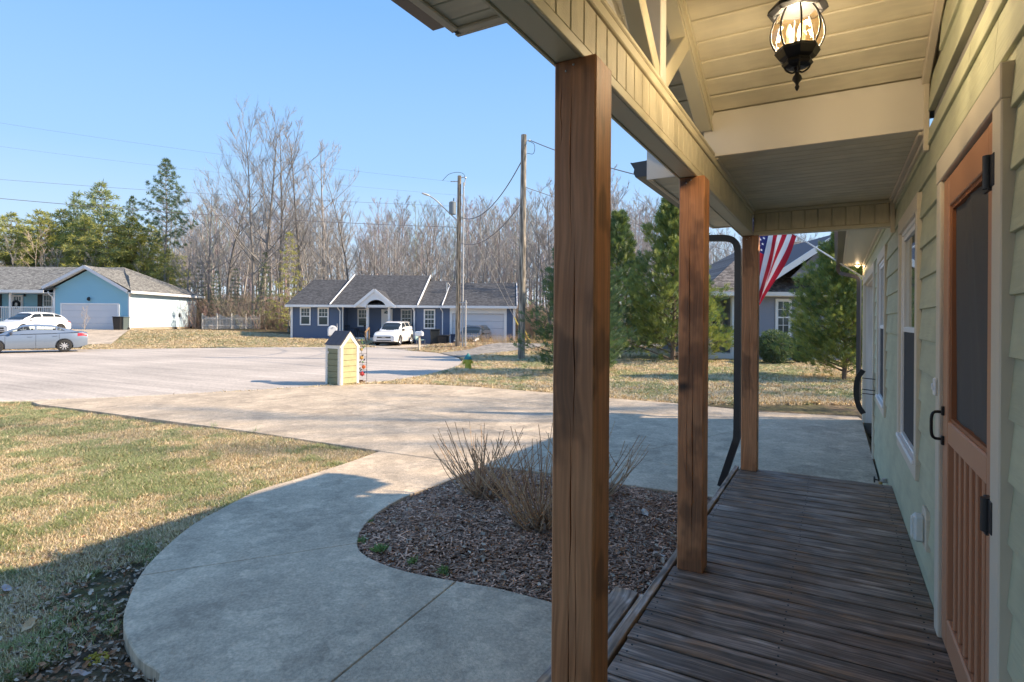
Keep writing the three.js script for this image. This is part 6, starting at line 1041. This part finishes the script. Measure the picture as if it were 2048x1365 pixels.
// ---------------------------------------------------------------- far woods and undergrowth (reads as one mass)
function instanced(name, geo, m, list, label, category) {
  const im = new THREE.InstancedMesh(geo, m, list.length), d = new THREE.Object3D(), c = new THREE.Color(); im.name = numbered(name); im.castShadow = im.receiveShadow = true;
  list.forEach((q, i) => { d.position.copy(q.p); d.rotation.set(q.rx || 0, q.ry || 0, q.rz || 0); if (q.s.isVector3) d.scale.copy(q.s); else d.scale.setScalar(q.s); d.updateMatrix(); im.setMatrixAt(i, d.matrix); if (q.c) im.setColorAt(i, c.setRGB(...q.c)); });
  scene.add(im); tag(im, label, category, null, 'stuff'); return im;
}
{
  seed(401);
  const far = [], v = bareTree(150, 17, { first: .3, subs: 8, twigs: 8 }), both = merge([v.trunk, v.crown]);
  for (let i = 0; i < 330; i++) { const x = rr(-250, 1650), z = rr(84, 130), b = gy(px3(x, 650, z)); far.push({ p: b, s: (EYE.y + (CY - (x > 330 && x < 1300 ? rr(400, 480) : rr(455, 520))) / F * z - b.y) / 17, ry: R() * 6.28, c: [rr(.28, .38), rr(.255, .34), rr(.23, .31)] }); }
  instanced('far_woods', both, mat({ color: lin(1, 1, 1), roughness: .95 }), far, 'hazy mass of bare trunks and twigs filling the far woods', 'woods');
  const br = [], sap = new Tubes(); for (let k = 0; k < 9; k++) { const a = R() * 6.28, e = rr(.9, 1.5), d = V(Math.cos(a) * Math.cos(e), Math.sin(e), Math.sin(a) * Math.cos(e)), o = V(rr(-.4, .4), 0, rr(-.4, .4)), m = o.clone().addScaledVector(d, 1.1), t = m.clone().addScaledVector(d.clone().add(V(rr(-.3, .3), .2, rr(-.3, .3))), rr(.6, 1.4)); sap.add([o, m, t], [.014, .01, .004], 3); for (let j = 0; j < 4; j++) { const q = m.clone().lerp(t, R()); sap.add([q, q.clone().add(V(rr(-.5, .5), rr(.1, .5), rr(-.5, .5)))], [.007, .003], 3); } }
  for (let i = 0; i < 5200; i++) { const x = rr(330, 1420), z = rr(x < 600 ? 56 : 57, 84), b = gy(px3(x, 650, z)); br.push({ p: b, s: rr(.5, 1.5), ry: R() * 6.28, c: [rr(.36, .52), rr(.28, .39), rr(.20, .28)] }); }
  for (let i = 0; i < 900; i++) { const x = rr(-100, 330), z = rr(62, 76), b = gy(px3(x, 650, z)); br.push({ p: b, s: rr(.7, 1.6), ry: R() * 6.28, c: [rr(.26, .36), rr(.20, .28), rr(.13, .18)] }); }
  instanced('undergrowth', sap.geo(), mat({ color: lin(1, 1, 1), roughness: .95 }), br, 'brown brushy undergrowth along the foot of the woods', 'undergrowth');
  // pale dry weeds on the bank in front of the wagon and behind the pole
  const wd = []; for (let i = 0; i < 420; i++) { const lat = rr(-3.5, 8), z = rr(37.5, 40.5), b = gy(C(lat, z)); if (Math.abs(lat - 1.6) < 1.3 && R() < .3) continue; wd.push({ p: b, s: V(rr(.10, .22), rr(.10, lat > 1 ? .42 : .28), rr(.10, .22)), ry: R() * 6.28, c: [rr(.5, .66), rr(.36, .46), rr(.18, .24)] }); }
  instanced('dry_weeds', sap.geo(), mat({ color: lin(1, 1, 1), roughness: .95 }), wd, 'pale dry weeds standing along the leafy bank', 'weeds');
}
// ---------------------------------------------------------------- grass, leaves, mulch
const tuft = (n, h, spread, w) => { const L = new Leaves(); for (let i = 0; i < n; i++) { const a = i / n * 6.283 + rr(-.4, .4), lean = rr(.25, 1.1), d = V(Math.cos(a) * lean, 1, Math.sin(a) * lean).normalize(), o = V(rr(-spread, spread), 0, rr(-spread, spread)), hh = h * rr(.6, 1.15), s = V(-Math.sin(a), 0, Math.cos(a)).multiplyScalar(w), m = o.clone().addScaledVector(d, hh * .55), t = m.clone().addScaledVector(d.clone().add(V(Math.cos(a) * .5, -.35, Math.sin(a) * .5)).normalize(), hh * .5), nn = V(-d.x * .3, 1, -d.z * .3).normalize(); L.tri(o.clone().sub(s), o.clone().add(s), m.clone().add(s), nn); L.tri(o.clone().sub(s), m.clone().add(s), m.clone().sub(s), nn); L.tri(m.clone().sub(s), m.clone().add(s), t, nn); } return L.geo(); };
seed(410);
const tA = tuft(7, .055, .022, .0019), tB = tuft(7, .045, .03, .0018), tFar = tuft(7, .085, .07, .006);
const houseZone = (x, z) => x > -1.15 && z > -12.3 && z < 4;
const greenness = (x, z) => { const n = fbmW(x, z); return ss(.45, .56, n); };
function fbmW(x, z) { return noise2(x * .8, z * .8, 11) * .34 + noise2(x * 2.6, z * 2.6, 12) * .38 + noise2(x * 7, z * 7, 13) * .28; }
{
  const green = [], dry = [], farG = [], farD = [];
  const cg = () => { const k = rr(.75, 1.25); return [.27 * k, .30 * k, .085 * k]; }, cd = () => { const k = rr(.7, 1.25); return [.74 * k, .585 * k, .37 * k * rr(.8, 1.1)]; };
  let tries = 0;
  while (green.length + dry.length < 260000 && tries++ < 900000) {                             // lawn beside the walk
    const z = 1.9 + 13 * R() ** 1.35, lat = z * rr(-1.02, .02), p = C(lat, z); if (p.x > -2.2 || houseZone(p.x, p.z)) continue;
    const pd = pavedDist(p.x, p.z); if (pd > -.015) continue;
    const shadeSoil = ss(1.1, .15, -pd) * ss(6.5, 3.5, z) * .9 + ss(5.2, 3.0, z) * .35 * (noise2(p.x * 3, p.z * 3, 15) > .45 ? 1 : .2);
    if (R() < shadeSoil) continue;
    const g = greenness(p.x, p.z), isG = R() < g * .55 + .04; (isG ? green : dry).push({ p: V(p.x, lawnY(p.x, p.z) - .008, p.z), s: (isG ? rr(.7, 1.25) : rr(.7, 1.1)) * (1 + z * .02), ry: R() * 6.28, rx: isG ? 0 : rr(-.9, .9), rz: isG ? 0 : rr(-.6, .6), c: isG ? cg() : cd() });
  }
  tries = 0;
  while (farG.length + farD.length < 230000 && tries++ < 700000) {                              // lawns across the drive and street
    const z = 12.5 + 36 * R() ** 1.5, lat = z * rr(-1.0, .70), p = C(lat, z); if (houseZone(p.x, p.z) || (p.x > -1 && p.z > -12.2)) continue; if (lat > 10 && z > 27) continue; if (z > 43.5 && lat > -16) continue; if (z > 47.5 && lat < -31.5) continue;
    const pd = pavedDist(p.x, p.z); if (pd > -.03) continue; const bank = z > 33 && lat > -6.5, g = greenness(p.x * .6, p.z * .6) * (z > 30 ? .45 : .8) * (bank ? .4 : 1), isG = R() < g;
    const red = bank && R() < .35;
    (isG ? farG : farD).push({ p: V(p.x, lawnY(p.x, p.z) - .012, p.z), s: rr(.7, 1.2) * (z > 28 ? 1.25 : 1), ry: R() * 6.28, rx: isG ? 0 : rr(-.7, .7), rz: isG ? 0 : rr(-.5, .5), c: isG ? cg() : red ? [rr(.4, .55), rr(.24, .33), rr(.14, .2)] : cd() });
  }
  const gm = phys({ color: lin(1, 1, 1), roughness: .8, transmission: .25, thickness: 0 }), dm = mat({ color: lin(1, 1, 1), roughness: .85 });
  instanced('grass', tA, gm, green, 'green grass growing in patches on the lawn beside the walkway', 'grass'); instanced('dry_grass', tB, dm, dry, 'straw coloured dormant grass on the lawn beside the walkway', 'grass');
  instanced('grass', tFar, gm, farG, 'green grass on the lawns across the driveway and street', 'grass'); instanced('dry_grass', tFar, dm, farD, 'straw coloured dormant grass across the driveway and street', 'grass');
}
const leafGeo = (() => { const L = new Leaves(), out = []; const N = 16; for (let i = 0; i < N; i++) { const a = i / N * 6.283, lob = .62 + .38 * Math.abs(Math.cos(a * 2.5)); out.push(V(Math.sin(a) * .30 * lob, .10 * Math.abs(Math.sin(a)) + .05 * Math.cos(a * 3), Math.cos(a) * .55 * lob)); } for (let i = 0; i < N; i++) L.tri(V(0, -.02, 0), out[i], out[(i + 1) % N], V(0, 1, 0)); const g = L.geo(); g.computeVertexNormals(); return g; })();
{
  seed(420); const lv = [], mc = [], dl = () => { const k = rr(.6, 1.3); return R() < .3 ? [.36 * k, .19 * k, .10 * k] : R() < .5 ? [.50 * k, .41 * k, .31 * k] : [.34 * k, .26 * k, .19 * k]; };
  while (lv.length < 3600) {
    const z = 1.9 + 9 * R() ** 1.6, p = C(z * rr(-1.02, .02), z); if (p.x > -2.0 || pavedDist(p.x, p.z) > 0) continue; if (R() > ss(8, 3, z) * .9 + .1) continue;
    lv.push({ p: V(p.x, lawnY(p.x, p.z) + rr(.008, .03), p.z), s: rr(.02, .05), ry: R() * 6.28, rx: rr(-.9, .9), rz: rr(-.9, .9), c: dl() });
  }
  instanced('fallen_leaves', leafGeo, mat({ color: lin(1, 1, 1), roughness: .85 }), lv, 'scattered brown fallen leaves lying in the lawn grass', 'leaves');
  const bb = boxes2[6]; let guard = 0;
  while (mc.length < 42000 && guard++ < 400000) { const x = rr(bb[0], bb[1]), z = rr(bb[2], bb[3]), d = sdf(x, z, bedPoly); if (d < .005) continue; const k = rr(.4, 1.5), pale = R() < .26 ? 1.9 : 1; mc.push({ p: V(x, bedY(x, z) + rr(-.004, .022), z), s: V(rr(.006, .014), rr(.002, .006), R() < .08 ? rr(.06, .11) : rr(.015, .055)), ry: R() * 6.28, rx: rr(-.5, .5), rz: rr(-.5, .5), c: [.33 * k * pale, .205 * k * pale, .14 * k * pale] }); }
  instanced('mulch_chips', new THREE.BoxGeometry(1, 1, 1), mat({ color: lin(1, 1, 1), roughness: .95 }), mc, 'shredded brown bark mulch covering the planting bed', 'mulch');
  const ml = []; guard = 0; while (ml.length < 900 && guard++ < 60000) { const x = rr(bb[0], bb[1]), z = rr(bb[2], bb[3]); if (sdf(x, z, bedPoly) < .03) continue; ml.push({ p: V(x, bedY(x, z) + rr(.012, .035), z), s: rr(.025, .06), ry: R() * 6.28, rx: rr(-.8, .8), rz: rr(-.8, .8), c: dl() }); }
  instanced('fallen_leaves', leafGeo, mat({ color: lin(1, 1, 1), roughness: .85 }), ml, 'dry brown leaves lying on the bark mulch bed', 'leaves');
}
// bare stemmed shrubs in the bed
function stemShrub(p, n, H, lean, label, s) {
  seed(s); const g = thing('bare_shrub', label, 'shrub', null, V(p.x, bedY(p.x, p.z), p.z)), m = [mat({ color: lin(.50, .31, .17), roughness: .8 }), mat({ color: lin(.60, .42, .26), roughness: .8 }), mat({ color: lin(.36, .21, .12), roughness: .85 })];
  for (let i = 0; i < n; i++) {
    const a = R() * 6.283, ln = rr(.1, lean), h = H * rr(.5, 1.08), o = V(rr(-.10, .10), 0, rr(-.10, .10)), T = new Tubes(), pts = [o], d = V(Math.cos(a) * ln, 1, Math.sin(a) * ln).normalize(); let q = o.clone();
    for (let k = 0; k < 6; k++) { d.add(V(rr(-.10, .10), .085, rr(-.10, .10))).normalize(); q = q.clone().addScaledVector(d, h / 6); pts.push(q); }
    T.add(pts, [.0052, .0048, .0044, .004, .0034, .0029, .0026], 5); for (let k = 2; k < 6; k++) for (const sd of [-1, 1]) { const b = pts[k], e = b.clone().add(V(sd * Math.cos(a + 1.57) * .012, .012, sd * Math.sin(a + 1.57) * .012)); T.add([b, e], [.0035, .001], 4); }
    if (R() < .35) { const b = pts[3], e = V(rr(-.5, .5), 1, rr(-.5, .5)).normalize(); T.add([b, b.clone().addScaledVector(e, h * .18), b.clone().addScaledVector(e, h * .36).add(V(0, .02, 0))], [.0035, .003, .0022], 4); }
    mesh('stem', T.geo(), m[i % 3], g);
  }
  const lf = []; for (let i = 0; i < 60; i++) { const q = leafGeo.clone(), sc = rr(.05, .10), r = rr(0, .22), a = R() * 6.28; q.scale(sc, sc, sc).rotateX(rr(-1.2, 1.2)).rotateZ(rr(-1, 1)).translate(Math.cos(a) * r, rr(.015, .09), Math.sin(a) * r); lf.push(q); } mesh('dead_leaves', lf, mat({ color: lin(.27, .19, .13), roughness: .9 }), g).userData.kind = 'stuff';
}
stemShrub(gp(968, 1002), 70, .74, 2.0, 'bare twiggy shrub at the driveway end of the mulch bed', 431);
stemShrub(gp(1078, 1068), 84, .84, 2.0, 'bare twiggy shrub in the middle of the mulch bed', 432);
stemShrub(gp(1196, 1000), 44, .76, 1.7, 'bare twiggy shrub half hidden behind the porch post by the step', 433);
[[722, 1081, 'topmost small green weed at the mulch bed edge, by the narrowest part of the walkway'], [757, 1103, 'largest small green weed at the mulch bed edge'], [822, 1126, 'sparse small green weed between two fuller ones on the mulch edge'], [884, 1143, 'small green weed on the mulch edge near the walkway joint'], [735, 1042, 'tiny green sprig on the mulch edge where the bed bends to the drive']].forEach(([x, y, l], i) => { seed(440 + i); const p = gp(x + 3, y - 2), g = thing('weed', l, 'weed', null, V(p.x, bedY(p.x, p.z) + .01, p.z)), L = new Leaves(), n = [70, 110, 40, 80, 26][i], r = [.04, .05, .05, .045, .03][i]; for (let k = 0; k < n; k++) { const d = rdir(); d.y = Math.abs(d.y) + .3; d.normalize(); L.blade(V(rr(-r, r) * .6, 0, rr(-r, r) * .6), d, rr(.4, 1) * r * 1.5, .006, V(0, 0, 0).crossVectors(d, rdir()).normalize()); } mesh('foliage', L.geo(), leafM(.22, .34, .10), g); mesh('stem', rod(V(0, 0, 0), V(0, r * .5, 0), .003), M.barkBrown, g); });
[[428, 852, 'small green grass tuft at the lawn edge of the driveway, the farther of two'], [510, 862, 'small green grass tuft at the lawn edge of the driveway, nearer the walkway']].forEach(([x, y, l], i) => { seed(450 + i); const p = gp(x, y + 1), g = thing('grass_tuft', l, 'grass tuft', null, V(p.x, lawnY(p.x, p.z), p.z)); mesh('foliage', tuft(34, .17, .05, .0025), leafM(.26, .34, .11), g); });
[[60, 1238, .11, .5, [.58, .42, .24], 'large tan oak leaf lying on the shaded lawn'], [10, 1168, .09, 1.9, [.50, .42, .40], 'large greyish leaf lying in the shaded lawn grass'], [160, 1335, .085, 2.6, [.46, .38, .34], 'curled grey brown leaf near the walkway edge'], [1288, 1045, .11, .9, [.55, .47, .40], 'pale star shaped leaf on the mulch bed behind the post'], [1318, 1120, .10, 2.2, [.60, .52, .46], 'pale lobed leaf on the mulch beside the deck rim']].forEach(([x, y, s, a, c, l]) => { const p = gp(x, y); tag(mesh('fallen_leaf', leafGeo.clone().scale(s, s * 1.6, s).rotateX(.25).rotateY(a).translate(p.x, (x > 900 ? bedY(p.x, p.z) : lawnY(p.x, p.z)) + .045, p.z), mat({ color: lin(...c), roughness: .8 })), l, 'leaf'); });
{ // yellow moss cushions
  [[196, 1290, .055, 'yellow moss cushion on bare soil by the walkway'], [478, 1042, .06, 'bright yellow moss patch on the lawn at the shadow edge']].forEach(([x, y, r, l], i) => { seed(460 + i); const p = gp(x, y), g = thing('moss_patch', l, 'moss', null, V(p.x, lawnY(p.x, p.z), p.z)), a = []; for (let k = 0; k < 60; k++) { const t = R() * 6.28, q = Math.sqrt(R()) * r; a.push(new THREE.IcosahedronGeometry(rr(.006, .012), 0).scale(1, .8, 1).translate(Math.cos(t) * q * 1.4, .008, Math.sin(t) * q)); } mesh('cushion', a, mat({ color: lin(.36, .28, .035), roughness: .95 }), g).userData.kind = 'stuff'; });
}
renderer.render(scene, camera);
